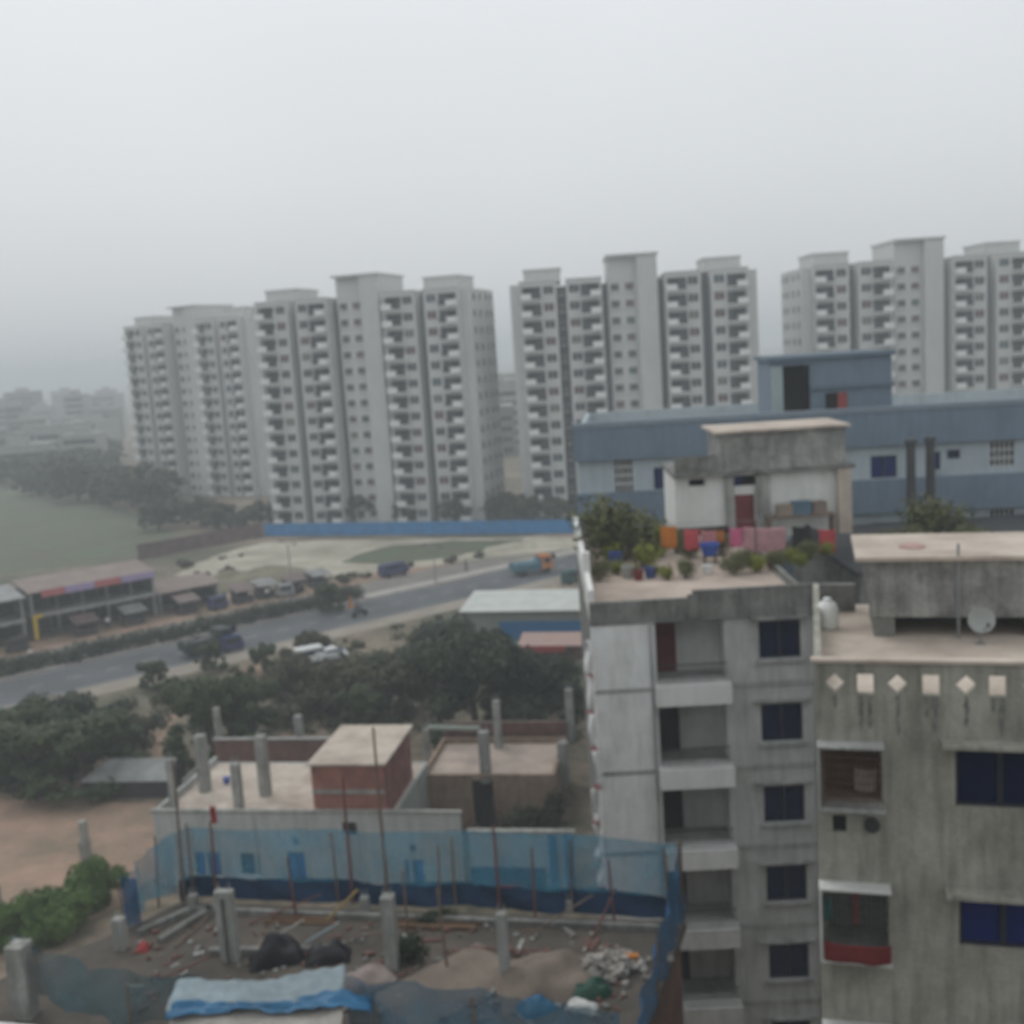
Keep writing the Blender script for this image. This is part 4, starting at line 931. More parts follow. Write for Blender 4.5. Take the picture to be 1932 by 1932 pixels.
# ------------------------------------------------------------------ people
def person(label, loc, rz, top, bottom, pose='stand', hold=None):
    """one continuous skinned body; shirt, trousers and hair are its clothing"""
    t = thing('person', label, 'person', loc, rz)
    if pose == 'stand':
        J = {'pel': (0, 0, .92, .15), 'sp': (0, 0, 1.15, .14), 'ch': (0, 0, 1.36, .16), 'nk': (0, .0, 1.5, .06), 'hd': (.02, 0, 1.64, .1), 'ht': (.02, 0, 1.74, .075),
             'sl': (0, .19, 1.41, .07), 'el': (-.03, .25, 1.13, .047), 'wl': (.05, .25, .88, .035), 'fl': (.08, .25, .79, .035), 'sr': (0, -.19, 1.41, .07), 'er': (-.03, -.25, 1.13, .047), 'wr': (.05, -.25, .88, .035), 'fr': (.08, -.25, .79, .035),
             'hl': (0, .1, .88, .1), 'kl': (.1, .11, .48, .065), 'al': (.05, .11, .08, .045), 'tl': (.2, .12, .04, .04), 'hr': (0, -.1, .88, .1), 'kr': (0, -.11, .48, .065), 'ar': (-.15, -.11, .09, .045), 'tr': (0, -.12, .04, .04)}
    else:
        J = {'pel': (-.35, 0, .9, .15), 'sp': (-.3, 0, 1.12, .14), 'ch': (-.24, 0, 1.33, .16), 'nk': (-.2, 0, 1.47, .06), 'hd': (-.17, 0, 1.6, .1), 'ht': (-.17, 0, 1.7, .075),
             'sl': (-.22, .19, 1.37, .07), 'el': (.02, .28, 1.18, .047), 'wl': (.3, .3, 1.06, .035), 'fl': (.4, .3, 1.02, .035), 'sr': (-.22, -.19, 1.37, .07), 'er': (.02, -.28, 1.18, .047), 'wr': (.3, -.3, 1.06, .035), 'fr': (.4, -.3, 1.02, .035),
             'hl': (-.33, .1, .88, .1), 'kl': (.08, .18, .72, .07), 'al': (-.02, .17, .36, .045), 'tl': (.12, .17, .32, .04), 'hr': (-.33, -.1, .88, .1), 'kr': (.08, -.18, .72, .07), 'ar': (-.02, -.17, .36, .045), 'tr': (.12, -.17, .32, .04)}
    E = [('pel', 'sp'), ('sp', 'ch'), ('ch', 'nk'), ('nk', 'hd'), ('hd', 'ht'), ('ch', 'sl'), ('sl', 'el'), ('el', 'wl'), ('wl', 'fl'), ('ch', 'sr'), ('sr', 'er'), ('er', 'wr'), ('wr', 'fr'), ('pel', 'hl'), ('hl', 'kl'), ('kl', 'al'), ('al', 'tl'), ('pel', 'hr'), ('hr', 'kr'), ('kr', 'ar'), ('ar', 'tr')]
    def grow(name, keys, m, grow_=0.0, root=None):
        ks = [k for k in J if k in keys]; ix = {k: i for i, k in enumerate(ks)}
        me = bpy.data.meshes.new(name); me.from_pydata([J[k][:3] for k in ks], [(ix[a], ix[b]) for a, b in E if a in ix and b in ix], []); me.materials.append(m)
        o = bpy.data.objects.new(name, me); C.objects.link(o); o.parent = t
        o.modifiers.new('skin', 'SKIN')
        for k in ks:
            d = me.skin_vertices[0].data[ix[k]]; d.radius = (J[k][3]+grow_,)*2; d.use_root = (k == (root or ks[0]))
        sb = o.modifiers.new('sub', 'SUBSURF'); sb.levels = 1; sb.render_levels = 1
        return o
    grow('body', set(J), M['skin'])
    grow('shirt', {'pel', 'sp', 'ch', 'sl', 'el', 'sr', 'er'}, top, .02)
    grow('trousers', {'pel', 'hl', 'kl', 'al', 'hr', 'kr', 'ar'}, bottom, .018)
    h = J['hd']; x = MB(); x.lathe([(.104, -.02), (.112, .05), (.095, .12), (.05, .16)], 12, (h[0]-.015, h[1], h[2]))
    x.build('hair', M['black'], t, smooth=True)
    x = MB(); x.box(h[0]+.09, h[0]+.125, -.015, .015, h[2]-.03, h[2]+.02); x.build('nose', M['skin'], t)
    return t
wc = cloth('white_shirt_cloth', (.72, .72, .72)); dc = cloth('dark_trouser_cloth', (.035, .04, .05)); bc = cloth('blue_shirt_cloth', (.12, .2, .36))
s3, _ = sof(35, 1234)
mb1 = motorbike('motorbike ridden by a man in white along the service road', rp(s3, 14.6, .01), RA, M['navy'], 1.25)
p1 = person('person in a white shirt riding a motorbike beside the hedge', rp(s3, 14.6, .06), RA, wc, dc, 'ride'); p1.scale = (1.15,)*3
person('person in white walking beside the median hedge', rp(sof(146, 1238)[0], 13.9, .01), RA+180, wc, wc)
person('pedestrian in a blue shirt next to the white parked car', G(646, 1248), RA, bc, dc)
motorbike('dark motorbike on the near road lane by the bushy tree and shed', rp(sof(765, 1188)[0], 3.0, .01), RA, M['navy'], 1.2)
p2 = person('person in dark clothes riding the motorbike near the shed', rp(sof(765, 1188)[0], 3.0, .04), RA, dc, dc, 'ride'); p2.scale = (1.15,)*3

auto('dark auto rickshaw waiting before the low shop row', rp(sof(415, 1150)[0], 22.5), RA+10, M['navy'])
auto('grey auto rickshaw parked in front of the olive earth mound', rp(sof(525, 1122)[0], 21.8), RA+160, M['steel'])
auto('auto rickshaw parked in front of the dark shop building', rp(sof(20, 1222)[0], 22.0), RA+170, M['iron'])
o = MB(); o.lathe([(.45, 0), (.45, .06), (.28, .1), (.08, 1.5), (.05, 1.55)], 14); o = o.build('traffic_cone', M['orange'], None, G(662, 1146)); tag(o, 'tall orange traffic cone on the median past the hedge', 'traffic cone')
x = MB(); x.sheet(lambda a, b_: ((a-.5)*20, (b_-.5)*9, 2.3*max(0, math.sin(PI*a)*math.sin(PI*b_))**.7*(.8+.5*mn.noise(V((a*4, b_*4, 3)))+.1*mn.noise(V((a*17, b_*17, 5))))), 40, 24)
o = x.build('earth_mound', mat('olive_earth', (.21, .19, .135), var=.3, scale=.5, bump=.6), None, G(470, 1100), True); o.rotation_euler.z = R(RA); tag(o, 'low olive brown earth mound beside the low shop row', 'earth mound')
x = MB(); x.sheet(lambda a, b_: ((a-.5)*16, (b_-.5)*5, 1.1*max(0, math.sin(PI*a)*math.sin(PI*b_))**.7*(.8+.6*mn.noise(V((a*5, b_*4, 8))))), 30, 14)
o = x.build('sand_bank', M['sand'], None, G(1010, 1030), True); o.rotation_euler.z = R(10); tag(o, 'pale sand bank behind the turquoise lorry', 'sand bank')
sbs = [(640, 1122), (655, 1098), (605, 1100), (570, 1098), (690, 1090), (560, 1120), (430, 1085), (380, 1092), (420, 1055), (455, 1050), (350, 1070), (770, 1070), (850, 1062), (905, 1052)]
sl_ = ['dark shrub beside the tall street lamp', 'shrub on the shoulder behind the tall street lamp', 'shrub at the end of the earth mound', 'shrub on top of the earth mound slope', 'shrub between the lamp and the navy van', 'shrub in front of the earth mound', 'shrub behind the olive earth mound', 'shrub at the sandy lot corner by the shops', 'tiny shrub on the pale sand near the brown fence', 'second tiny shrub on the pale sand, nearer the blue fence', 'shrub at the foot of the brown fence corner', 'shrub behind the navy van', 'shrub on the grass strip edge', 'shrub by the grass strip near the sand bank']
for i, (p, l) in enumerate(zip(sbs, sl_)): o = dup(sA, G(*p), i*50, l, scale=(rnd(.5, .9),)*3 if i not in (8, 9) else (.35,)*3)
for i, (u, v, c_) in enumerate(((880, 1078, dc), (425, 1140, bc), (205, 1188, wc), (250, 1178, dc), (505, 1132, wc))):
    person(['pedestrian in dark clothes on the shoulder behind the navy van', 'pedestrian in blue before the low shop row', 'shopper in white before the banner market', 'shopper in dark clothes before the banner market', 'pedestrian in white near the olive earth mound'][i], G(u, v, .03), i*70, c_, dc)
# ------------------------------------------------------------------ white low building behind the net
LO, LA = (-22.9, 63.6), -9.5
plw = lambda u, v: PL(u, v, LO, LA)
lb = thing('low_white_building', 'low white house with blue windows and a brick stair room on its flat roof', 'house', (LO[0], LO[1], 0), LA)
zr = plw(450, 1532)[1]; xE = plw(870, 1560)[0]
def lr(u0, v0, u1, v1): a = plw(u0, (v0+v1)/2); b_ = plw(u1, (v0+v1)/2); return (a[0], b_[0], plw((u0+u1)/2, v1)[1], plw((u0+u1)/2, v0)[1])
lw = [lr(370, 1608, 416, 1652), lr(545, 1608, 580, 1664), lr(765, 1622, 800, 1666), lr(455, 1610, 490, 1650)]
w = MB(); w.wall(0, xE, 0, zr, 0, .2, lw); xQ = plw(735, 1490)[0]; w.box(0, .2, .2, 9, 0, zr); w.box(xQ-.2, xQ, .2, 9, 0, zr-.42); w.box(.2, xQ-.2, 8.8, 9, 0, zr-.42)
for k in range(1, 6): xx = xE*k/6; w.box(xx-.1, xx+.1, -.05, -.003, 0, zr)
w.build('wall', mat('dull_grey_white_paint', (.43, .445, .43), var=.12, stain=.25, scale=.6), lb)
x = MB(); x.box(.21, xQ-.21, .21, 8.79, zr-.6, zr-.45); x.build('roof', M['roofT'], lb)
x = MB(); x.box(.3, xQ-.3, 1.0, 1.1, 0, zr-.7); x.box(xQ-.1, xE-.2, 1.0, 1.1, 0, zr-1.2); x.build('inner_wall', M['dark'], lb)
for i, r_ in enumerate(lw): 
    fo = window(lb, *r_, 0, mat('blue_shutter_paint', (.012, .10, .38), rough=.4, var=.15, bump=0) if i < 3 else M['pane'], 2, M['white'])
    xc = (r_[0]+r_[1])/2
    if i in (1, 2):
        x = MB(); x.x = Matrix.Translation((xc, -.003, r_[3]+.75)) @ Matrix.Rotation(PI/2, 4, 'X'); x.lathe([(.1, 0), (.2, 0), (.2, .05), (.1, .05)], 14); x.build('vent', M['iron'], lb)
x = MB(); a = plw(660, 1562); x.box(a[0]-.42, a[0]+.42, -.06, -.003, a[1]-.35, a[1]+.35); x.build('hatch', M['black'], lb)
x = MB(); x.box(-.1, xE+.1, -.1, .22, zr+.002, zr+.12); x.build('coping', M['conc'], lb)
# brick stair room on the roof
def lp(u, v, z):  # local point on the roof plane height z
    p = G(u, v, z); return Matrix.Rotation(R(-LA), 4, 'Z') @ (p-V((LO[0], LO[1], 0)))
zf = zr-.45
q0 = lp(590, 1535, zf); bx_ = plw(590, 1490)[0]; y0b = .05
bL, bR = plw(587, 1490)[0], plw(724, 1490)[0]; bt = plw(650, 1446)[1]
x = MB(); x.box(bL, bR, .23, 6.4, zf+.003, bt); so = x.build('stair_room', M['brick'], lb)
x = MB(); x.add([(bL-.15, 0, bt+.01), (bR+.2, 0, bt+.01), (bR+.2, 6.7, bt+.01), (bL-.15, 6.7, bt+.01), (bL-.15, 0, bt+.14), (bR+.2, 0, bt+.14), (bR+.2, 6.7, bt+.14), (bL-.15, 6.7, bt+.14)], [(3, 2, 1, 0), (4, 5, 6, 7), (0, 1, 5, 4), (1, 2, 6, 5), (2, 3, 7, 6), (3, 0, 4, 7)]); x.build('roof', M['roofT'], so)
x = MB(); x.box(bL+.003, bR-.003, .17, .227, (zf+bt)/2-.12, (zf+bt)/2+.12); x.build('band', M['conc'], so)
def roofcol(u, v0, v1, w_, m=None, nm='column'):
    p = lp(u, v1, zf); y = p.y
    o = (LO[0]-math.sin(R(LA))*y, LO[1]+math.cos(R(LA))*y); zt_ = PL(u, v0, o, LA)[1]
    x = MB(); x.box(p.x-w_/2, p.x+w_/2, y-w_/2, y+w_/2, zf+.003, zt_)
    for dx_ in (-.3, .3):
        for dy_ in (-.3, .3): x.bar((p.x+dx_*w_, y+dy_*w_, zt_), (p.x+dx_*w_+.02, y+dy_*w_, zt_+.45), .025)
    x.build(nm, m or M['conc'], lb)
roofcol(388, 1387, 1492, .62); roofcol(502, 1388, 1500, .62); roofcol(452, 1440, 1525, .5)
roofcol(330, 1432, 1528, .4)
x = MB(); a = lp(345, 1475, zf+1.4); b_ = lp(382, 1440, zf+1.6); x.bar(a, b_, .22); x.build('beam', M['concD'], lb)
bk = lp(428, 1478, zf)
o = tag(MB().lathe([(.18, 0), (.24, .4), (.25, .42)], 16).build('bucket', paint('blue_bucket_plastic', (.06, .1, .35))), 'blue plastic bucket on the flat roof between columns', 'bucket'); o.location = Matrix.Translation((LO[0], LO[1], 0)) @ Matrix.Rotation(R(LA), 4, 'Z') @ V((bk.x, bk.y, zf+.005))
# lower right wing with dark sign
wl2 = thing('yard_wall', 'pale yard wall behind the net carrying a dark blue shop sign', 'wall', (LO[0], LO[1], 0), LA)
xA, xB = xE+.4, plw(1085, 1650)[0]
zA = plw(960, 1572)[1]
zA = min(zA, 3.6); x = MB(); x.box(xA, xB, .1, .35, 0, zA); x.build('wall', M['bluewallL'], wl2)
x = MB(); x.box(xA-.1, xB+.1, -.0, .45, zA+.002, zA+.1); x.build('coping', M['conc'], wl2)
a = lr(890, 1638, 1030, 1686); x = MB(); x.box(a[0], a[1], -.02, .097, a[2], a[3]); sg = x.build('signboard', mat('navy_sign_paint', (.01, .045, .12), var=.1, bump=0), wl2)
x = MB(); random.seed(3)
for k in range(6): xx = a[0]+(a[1]-a[0])*(.36+.06*k); x.box(xx, xx+.18, -.035, -.023, a[2]+.25, a[2]+.25+rnd(.3, .5))
x.build('lettering', M['red'], sg)
x = MB()
for u in (1045, 1075): xx = plw(u, 1650)[0]; x.box(xx-.2, xx+.2, -.12, .097, 0, zA-.1)
x.build('pillar', M['teal'], wl2)

# ------------------------------------------------------------------ unfinished brick house behind
UA = LA
U0_ = G(800, 1560, 0)
uh = thing('unfinished_house', 'roofless brown cement house with bare concrete columns', 'unfinished house', U0_, UA)
pu = lambda u, v: PL(u, v, (U0_.x, U0_.y), UA)
xr = pu(1050, 1520)[0]; zu = pu(900, 1462)[1]
op_ = (pu(893, 1510)[0], pu(932, 1510)[0], 0.0, pu(910, 1468)[1])
x = MB(); x.wall(0, xr, 0, zu, 0, .25, [op_]); x.box(0, .25, .25, 7, 0, zu); x.box(xr-.25, xr, .25, 7, 0, zu); x.box(.25, xr-.25, 6.75, 7, 0, zu); x.build('wall', M['mud'], uh)
x = MB(); x.box(.0, xr, 7.3, 7.6, 0, zu+1.0); x.build('rear_wall', M['brickD'], uh)
x = MB(); x.box(op_[0]-.1, op_[1]+.1, .7, .75, 0, op_[3]); x.build('doorway', M['black'], uh)
x = MB(); x.box(.26, xr-.26, .26, 6.74, zu-.5, zu-.38); x.build('floor_slab', M['roofP'], uh)
def ucol(u, v0, v1, w_, y):
    o = (U0_.x-math.sin(R(UA))*y, U0_.y+math.cos(R(UA))*y); a = PL(u, v1, o, UA); b_ = PL(u, v0, o, UA)
    x = MB(); x.box(a[0]-w_/2, a[0]+w_/2, y-w_/2, y+w_/2, max(0, min(zu-.38, a[1])), b_[1])
    for dx_ in (-.3, .3):
        for dy_ in (-.3, .3): x.bar((a[0]+dx_*w_, y+dy_*w_, b_[1]), (a[0]+dx_*w_, y+dy_*w_, b_[1]+.5), .03)
    x.build('column', M['conc'], uh)
ucol(918, 1380, 1475, .65, .5); ucol(942, 1322, 1420, .5, 6.0); ucol(1066, 1400, 1480, .65, 3); ucol(1078, 1300, 1400, .55, 7.9); ucol(808, 1375, 1440, .4, 6.5)
x = MB(); o6 = (U0_.x-math.sin(R(UA))*6.5, U0_.y+math.cos(R(UA))*6.5); a = PL(808, 1372, o6, UA); b_ = PL(905, 1374, o6, UA); x.bar((a[0], 6.5, a[1]), (b_[0], 6.5, b_[1]), .25); x.build('beam', mat('pale_green_beam', (.33, .38, .34), var=.2), uh)
o = MB().sheet(lambda a, b_: ((a-.5)*1.0, .1*math.sin(a*8+b_*3), 2.6*(1-b_)*(1-.15*math.sin(a*3))), 10, 12).build('plastic_sheet', M['black']); o.location = G(912, 1562)+V((.3, -.7, 0)); o.modifiers.new('t', 'SOLIDIFY').thickness = .01
tag(o, 'black plastic sheet hanging before the brown cement house', 'plastic sheet')
c2 = make_bush('creeper', 'green creeper growing up the front of the brown cement house', 'creeper', 2.6, 2.2, M['leafD'], 900, .17, None, 41); c2.location = G(985, 1575)
dup(c2, G(765, 1560), 60, 'dark creeper in the gap between brick stair room and brown cement house', scale=(.9, .9, 1.6))
dup(c2, G(1048, 1565), 200, 'dark creeper at the far corner of the brown cement house', scale=(.6, .6, 1.3))
# brick garden wall left of it
bwq = thing('brick_wall', 'old dark brick wall behind the white roof columns', 'wall', G(415, 1500), LA)
x = MB(); x.box(0, 9, 0, .3, 0, 4.2); x.build('wall', M['brickD'], bwq)
x = MB(); x.box(-.1, 9.1, -.05, .35, 4.203, 4.3); x.build('coping', M['conc'], bwq)
cA = thing('bare_building_frame', 'pair of tall grey concrete columns standing beyond the old brick wall', 'building frame', G(562, 1480), LA)
for dx_, hh, ww in ((0, 4.9, .55), (-6.4, 5.6, .42)):
    x = MB(); x.box(dx_-ww/2, dx_+ww/2, 1, 1+ww, 0, hh); x.build('column', M['conc'], cA)
x = MB(); x.box(-6.6, .3, .9, 1.6, -.0, .3); x.build('foundation', M['conc'], cA)

# tin shack on the left
tsh = thing('tin_shack', 'low dark shack with a patched grey tin roof by the dirt lot', 'shack', G(165, 1510), -6)
x = MB(); x.box(.3, 6.2, .2, 3.6, 0, 1.5); x.build('wall', M['iron'], tsh)
x = MB(); x.add([(-.3, -.3, 1.55), (6.7, -.3, 1.45), (6.2, 2.2, 2.3), (.9, 2.2, 2.35), (6.4, 4.2, 1.5), (.2, 4.2, 1.5), (-.3, -.3, 1.5), (6.7, -.3, 1.4)], [(0, 1, 2, 3), (3, 2, 4, 5), (0, 6, 7, 1)]); x.build('roof', M['tin'], tsh)
# concrete posts on the dirt lot
for (u, v0, v1, l) in ((165, 1548, 1628, 'broken concrete post on the reddish dirt lot'), (6, 1668, 1790, 'concrete post at the picture edge of the dirt lot')):
    p = G(u, v1); h = D(u, v0, p.y).z; x = MB(); x.prism([(-.3, -.3), (.3, -.3), (.25, .3), (-.25, .3)], 0, h*.55); x.prism([(-.2, -.22), (.22, -.2), (.2, .22), (-.2, .2)], h*.55, h)
    o = x.build('concrete_post', M['conc'], None, p); tag(o, l, 'post')

# ------------------------------------------------------------------ half built house in front: roof slab, net fences, columns
ZS = 14.5
def GZ(u, v, dz=0.0): return G(u, v, ZS+dz)
fd = thing('unfinished_building', 'half built house whose open top slab carries short concrete columns and blue nets', 'unfinished building', GZ(600, 1800), LA)
def fl2(u, v, z=0): p = GZ(u, v, z); return Matrix.Rotation(R(-LA), 4, 'Z') @ (p-fd.location)
edge = [fl2(*q) for q in ((-80, 2060), (1175, 2060), (1294, 1740), (340, 1702), (248, 1748), (-80, 1880))]
x = MB(); x.prism([(p.x, p.y) for p in edge], -.25, 0); x.build('roof_slab', M['earth'], fd)
cxm = sum(p.x for p in edge)/6; cym = sum(p.y for p in edge)/6
x = MB(); x.prism([(cxm+(p.x-cxm)*.985, cym+(p.y-cym)*.985) for p in edge], -ZS, -.252); x.build('wall', M['brickD'], fd)
def netfence(label, pts, top, m, band=None, posts=(), sag=.07, bot=None, nseg=8, postm=None):
    """pts: points along the run; top: heights above them; a cloth with sag and folds hung on poles"""
    p0 = V(pts[0]); t = thing('net_fence', label, 'net fence', p0)
    pts = [V(p)-p0 for p in pts]; n = len(pts)-1; bot = bot or [.04]*len(pts)
    ph1 = rnd(0, 6)
    def mk(z0f, z1f, off):
        def fn(a, b_):
            k = min(int(a*n), n-1); f = a*n-k; p = pts[k].lerp(pts[k+1], f); tp_ = top[k]+(top[k+1]-top[k])*f; bt_ = bot[k]+(bot[k+1]-bot[k])*f
            hh = tp_-bt_; sg = sag*math.sin(PI*f); q = z0f+(z1f-z0f)*b_
            z = bt_+hh*q-sg*q
            w_ = .085*math.sin(a*23+ph1+b_*2)+.05*math.sin(a*51+b_*5)+.03*math.sin(a*117+b_*9)
            d = (pts[k+1]-pts[k]).normalized(); s_ = V((-d.y, d.x, 0))
            return p+s_*(w_+off)+V((0, 0, z))
        return fn
    b = MB(); b.sheet(mk(band or 0, 1, 0), n*nseg, 6); b.build('net', m, t, smooth=True)
    if band: b = MB(); b.sheet(mk(-.03, band+.02, .02), n*nseg, 3); b.build('hem_band', M['hem'], t, smooth=True)
    for i, h in posts:
        x = MB(); x.tube(pts[i]+V((0, -.1, 0)), pts[i]+V((rnd(-.05, .05), -.1, h)), .035, .03, 7); x.build('post', postm or M['wood'], t)
    return t
M['hem'] = mat('navy_hem_fabric', (.022, .055, .115), var=.25, scale=1.5, bump=.2)
def zat(u, v, p): return D(u, v, p.y).z-p.z
run = [(340, 1700), (368, 1692), (500, 1697), (640, 1700), (720, 1708), (860, 1706), (945, 1716), (1080, 1720), (1288, 1736)]
pts = [GZ(*q) for q in run]
tops = [zat(u, v, p) for (u, v), p in zip([(316, 1572), (330, 1562), (480, 1563), (640, 1564), (715, 1566), (850, 1568), (940, 1566), (1080, 1574), (1282, 1590)], pts)]
netfence('long blue net along the back edge of the half built roof slab', pts, tops, M['net'], .27, [(1, 2.5), (3, 2.3), (5, 2.2), (7, 2.3), (8, 2.4)], .05)
q3 = [GZ(252, 1746), GZ(285, 1722), GZ(338, 1702)]
netfence('short slanting blue net at the slab corner beside the green creeper', q3, [zat(224, 1652, q3[0]), zat(262, 1610, q3[1]), zat(320, 1570, q3[2])], M['net'], None, [], .03, bot=[.1, .45, .3])
netfence('crumpled blue net strip hanging at the slab corner post', [GZ(238, 1752), GZ(268, 1745)], [zat(222, 1652, GZ(238, 1752)), zat(258, 1656, GZ(268, 1745))], M['netD'], None, [(0, 1.6)], .03)
rt = [(1288, 1736), (1266, 1800), (1240, 1880), (1205, 1990)]
pr = [GZ(*q) for q in rt]
netfence('narrow dense blue net along the lane side of the slab by the grey block', pr, [zat(1282, 1594, pr[0]), zat(1260, 1690, pr[1]), zat(1232, 1790, pr[2]), .9], M['netD'], None, [(0, 2.5), (2, 1.6)], .1)
pf_ = [GZ(*q) for q in ((45, 1900), (130, 1925), (250, 1940), (390, 1912))]
netfence('sagging green blue net strung from the near concrete pillar to the tarpaulin shed', pf_, [zat(48, 1760, pf_[0]), zat(180, 1797, pf_[1]), zat(310, 1826, pf_[2]), zat(430, 1838, pf_[3])], M['netG'], None, [(2, 1.3)], .1, bot=[.55, .3, .05, .05])
pf2 = [GZ(*q) for q in ((660, 1960), (760, 1985), (900, 1985), (1010, 1975), (1175, 1990))]
netfence('dark blue net across the front of the slab beside the tarpaulin shed', pf2, [zat(640, 1842, pf2[0]), zat(740, 1850, pf2[1]), zat(880, 1862, pf2[2]), zat(1010, 1880, pf2[3]), zat(1180, 1905, pf2[4])], M['netD2'], None, [(2, 1.5)], .12)
# loose poles standing at the net
GP = 'poles standing along the back net'
for (u, v0, v1, l, m_) in ((412, 1545, 1690, 'red brown pole with a red rag tied to its tip', M['woodR']), (668, 1460, 1698, 'thin dark pole crossing the front of the brick stair room', M['woodR']), (734, 1368, 1705, 'tallest brown pole, at the brick stair room corner', M['wood']), (944, 1552, 1716, 'brown pole before the dark blue shop sign', M['woodR']), (1262, 1590, 1728, 'brown pole at the grey block corner of the net', M['wood']), (352, 1430, 1695, 'leaning brown pole at the net corner', M['wood'])):
    p = GZ(u, v1); d = D(u-(v1-v0)*.085, v0, p.y)
    x = MB(); x.tube((0, -.2, 0), (d.x-p.x, -.2, d.z-p.z), .05, .035, 8); o = x.build('pole', m_, None, p); tag(o, l, 'pole', GP)
p = GZ(412, 1690); d = D(400, 1522, p.y-.3); hang('rag', 'red rag tied to the tip of a red brown pole', 'rag', cloth('bright_red_rag', (.34, .045, .05)), d+V((-.07, 0, .05)), d+V((.1, 0, .05)), .55, .05, n=8)
def fcol(u, v0, v1, w_, slot=False):
    p = fl2(u, v1); h = zat(u-(v1-v0)*.07, v0, GZ(u, v1)); x = MB(); k = w_/2
    if slot:
        x.box(p.x-k, p.x-k*.32, p.y-.13, p.y+.13, .003, h-.2); x.box(p.x+k*.32, p.x+k, p.y-.13, p.y+.13, .003, h-.2); x.box(p.x-k, p.x+k, p.y-.13, p.y+.13, h-.198, h); x.box(p.x-k*.3, p.x+k*.3, p.y-.0, p.y+.12, .003, h-.2)
    else: x.box(p.x-k, p.x+k, p.y-k, p.y+k, .003, h)
    for dx_ in (-.6, .6):
        for dy_ in (-.5, .5): x.bar((p.x+dx_*k, p.y+dy_*min(k, .13), h), (p.x+dx_*k, p.y+dy_*min(k, .13), h+.22), .016)
    x.build('column', M['conc'], fd)
fcol(436, 1680, 1812, .5, True); fcol(742, 1690, 1825, .34); fcol(955, 1722, 1858, .26); fcol(690, 1692, 1722, .25); fcol(366, 1688, 1714, .26); fcol(52, 1780, 1915, .5); fcol(230, 1732, 1790, .3); fcol(1075, 1700, 1722, .2)
for a_, b_ in (((300, 1775), (420, 1702)), ((395, 1795), (640, 1790)), ((362, 1716), (1284, 1752)), ((262, 1760), (360, 1716))):
    x = MB(); p, q = fl2(*a_, .09), fl2(*b_, .09); x.bar(p, q, .2, .18); x.build('tie_beam', M['concD'], fd)
random.seed(9)
def tarpheap(label, loc, w_, d_, h, m, rz, name='covered_heap', cat='covered heap'):
    x = MB(); x.sheet(lambda a, b_: ((a-.5)*w_, (b_-.5)*d_, h*max(0, math.sin(PI*a)*math.sin(PI*b_))**.5*(.75+.45*mn.noise(V((a*3.5, b_*3.5, rz))))), 18, 14)
    o = x.build(name, m, None, loc, True); o.rotation_euler.z = R(rz); return tag(o, label, cat)
tarpheap('large black plastic covered heap behind the tarpaulin shed', GZ(522, 1812), 1.5, .9, .95, M['black'], 14)
tarpheap('smaller black covered heap next to the large black one', GZ(620, 1808), 1.25, .8, .62, M['black'], 5)
for i, (u, v, l) in enumerate(((545, 1762, 'pale plank lying across the large black heap'), (612, 1768, 'pale plank leaning on the smaller black heap'), (650, 1725, 'yellowish bamboo pole leaning towards the back net'))):
    p = GZ(u, v+30); x = MB(); x.bar((-.5, 0, .35), (.45, .25, .75 if i < 2 else 1.1), .06, .03 if i < 2 else .06); o = x.build('plank' if i < 2 else 'bamboo_pole', [M['conc'], M['tarpW'], mat('yellow_bamboo', (.3, .22, .09), bump=0)][i], None, p); tag(o, l, 'plank' if i < 2 else 'pole')
for i, (u, v, w_, l) in enumerate(((575, 1735, 2.3, 'stack of brown planks lying below the net hem'), (820, 1745, 2.6, 'row of reddish brown boards below the net hem'))):
    p = GZ(u, v); x = MB()
    for k in range(4): x.box(-w_/2+rnd(-.2, .2), w_/2+rnd(-.2, .2), -.3+k*.16, -.17+k*.16, .003, rnd(.05, .14))
    o = x.build('plank_stack', mat('brown_shuttering_board_%d' % i, (.13, .08, .05), bump=.2), None, p); o.rotation_euler.z = R(LA); tag(o, l, 'planks')
tarpheap('pile of tan building sand beside the thin column', GZ(1025, 1855), 2.6, 2.1, .8, M['sandp'], 12, 'sand_pile', 'sand pile')
tarpheap('low spread of tan sand in the middle of the slab', GZ(850, 1856), 3.6, 2.2, .3, M['sandp'], 40, 'sand_pile', 'sand pile')
tarpheap('pale sacking heap just behind the tarpaulin shed', GZ(690, 1852), 1.5, 1.0, .45, cloth('pinkish_sacking', (.27, .22, .20)), 33, 'sack_heap', 'sacks')
tarpheap('green plastic heap in front of the rubble pile', GZ(1112, 1875), 1.15, .75, .5, paint('green_plastic', (.02, .065, .045), .6), 20, 'covered_heap')
tarpheap('small white sack pile in front of the green heap', GZ(1098, 1902), .8, .45, .3, M['concW'], -20, 'sack_heap', 'sacks')
tarpheap('blue plastic bundle lying on the near sand', GZ(1010, 1905), .95, .7, .4, M['tarp'], 30, 'plastic_bundle', 'bundle')
rb = MB(); random.seed(12)
for k in range(170):
    a_ = rnd(0, 6.28); r = abs(random.gauss(0, .55)); p = V((math.cos(a_)*r*1.4, math.sin(a_)*r, 0)); p.z = max(0, .55-r*.6)*rnd(.2, 1.0)
    q = rnd(.04, .13); rb.x = Matrix.Translation(p) @ Matrix.Rotation(rnd(0, 3), 4, V((rnd(-1, 1), rnd(-1, 1), 1)).normalized()); rb.box(-q*rnd(.5, 1.3), q, -q, q*rnd(.5, 1.2), -q*.6, q*rnd(.3, .8))
o = rb.build('rubble', M['rubble'], None, GZ(1150, 1832)); kind(o, 'stuff'); tag(o, 'pale pile of broken concrete lumps by the net corner', 'rubble')
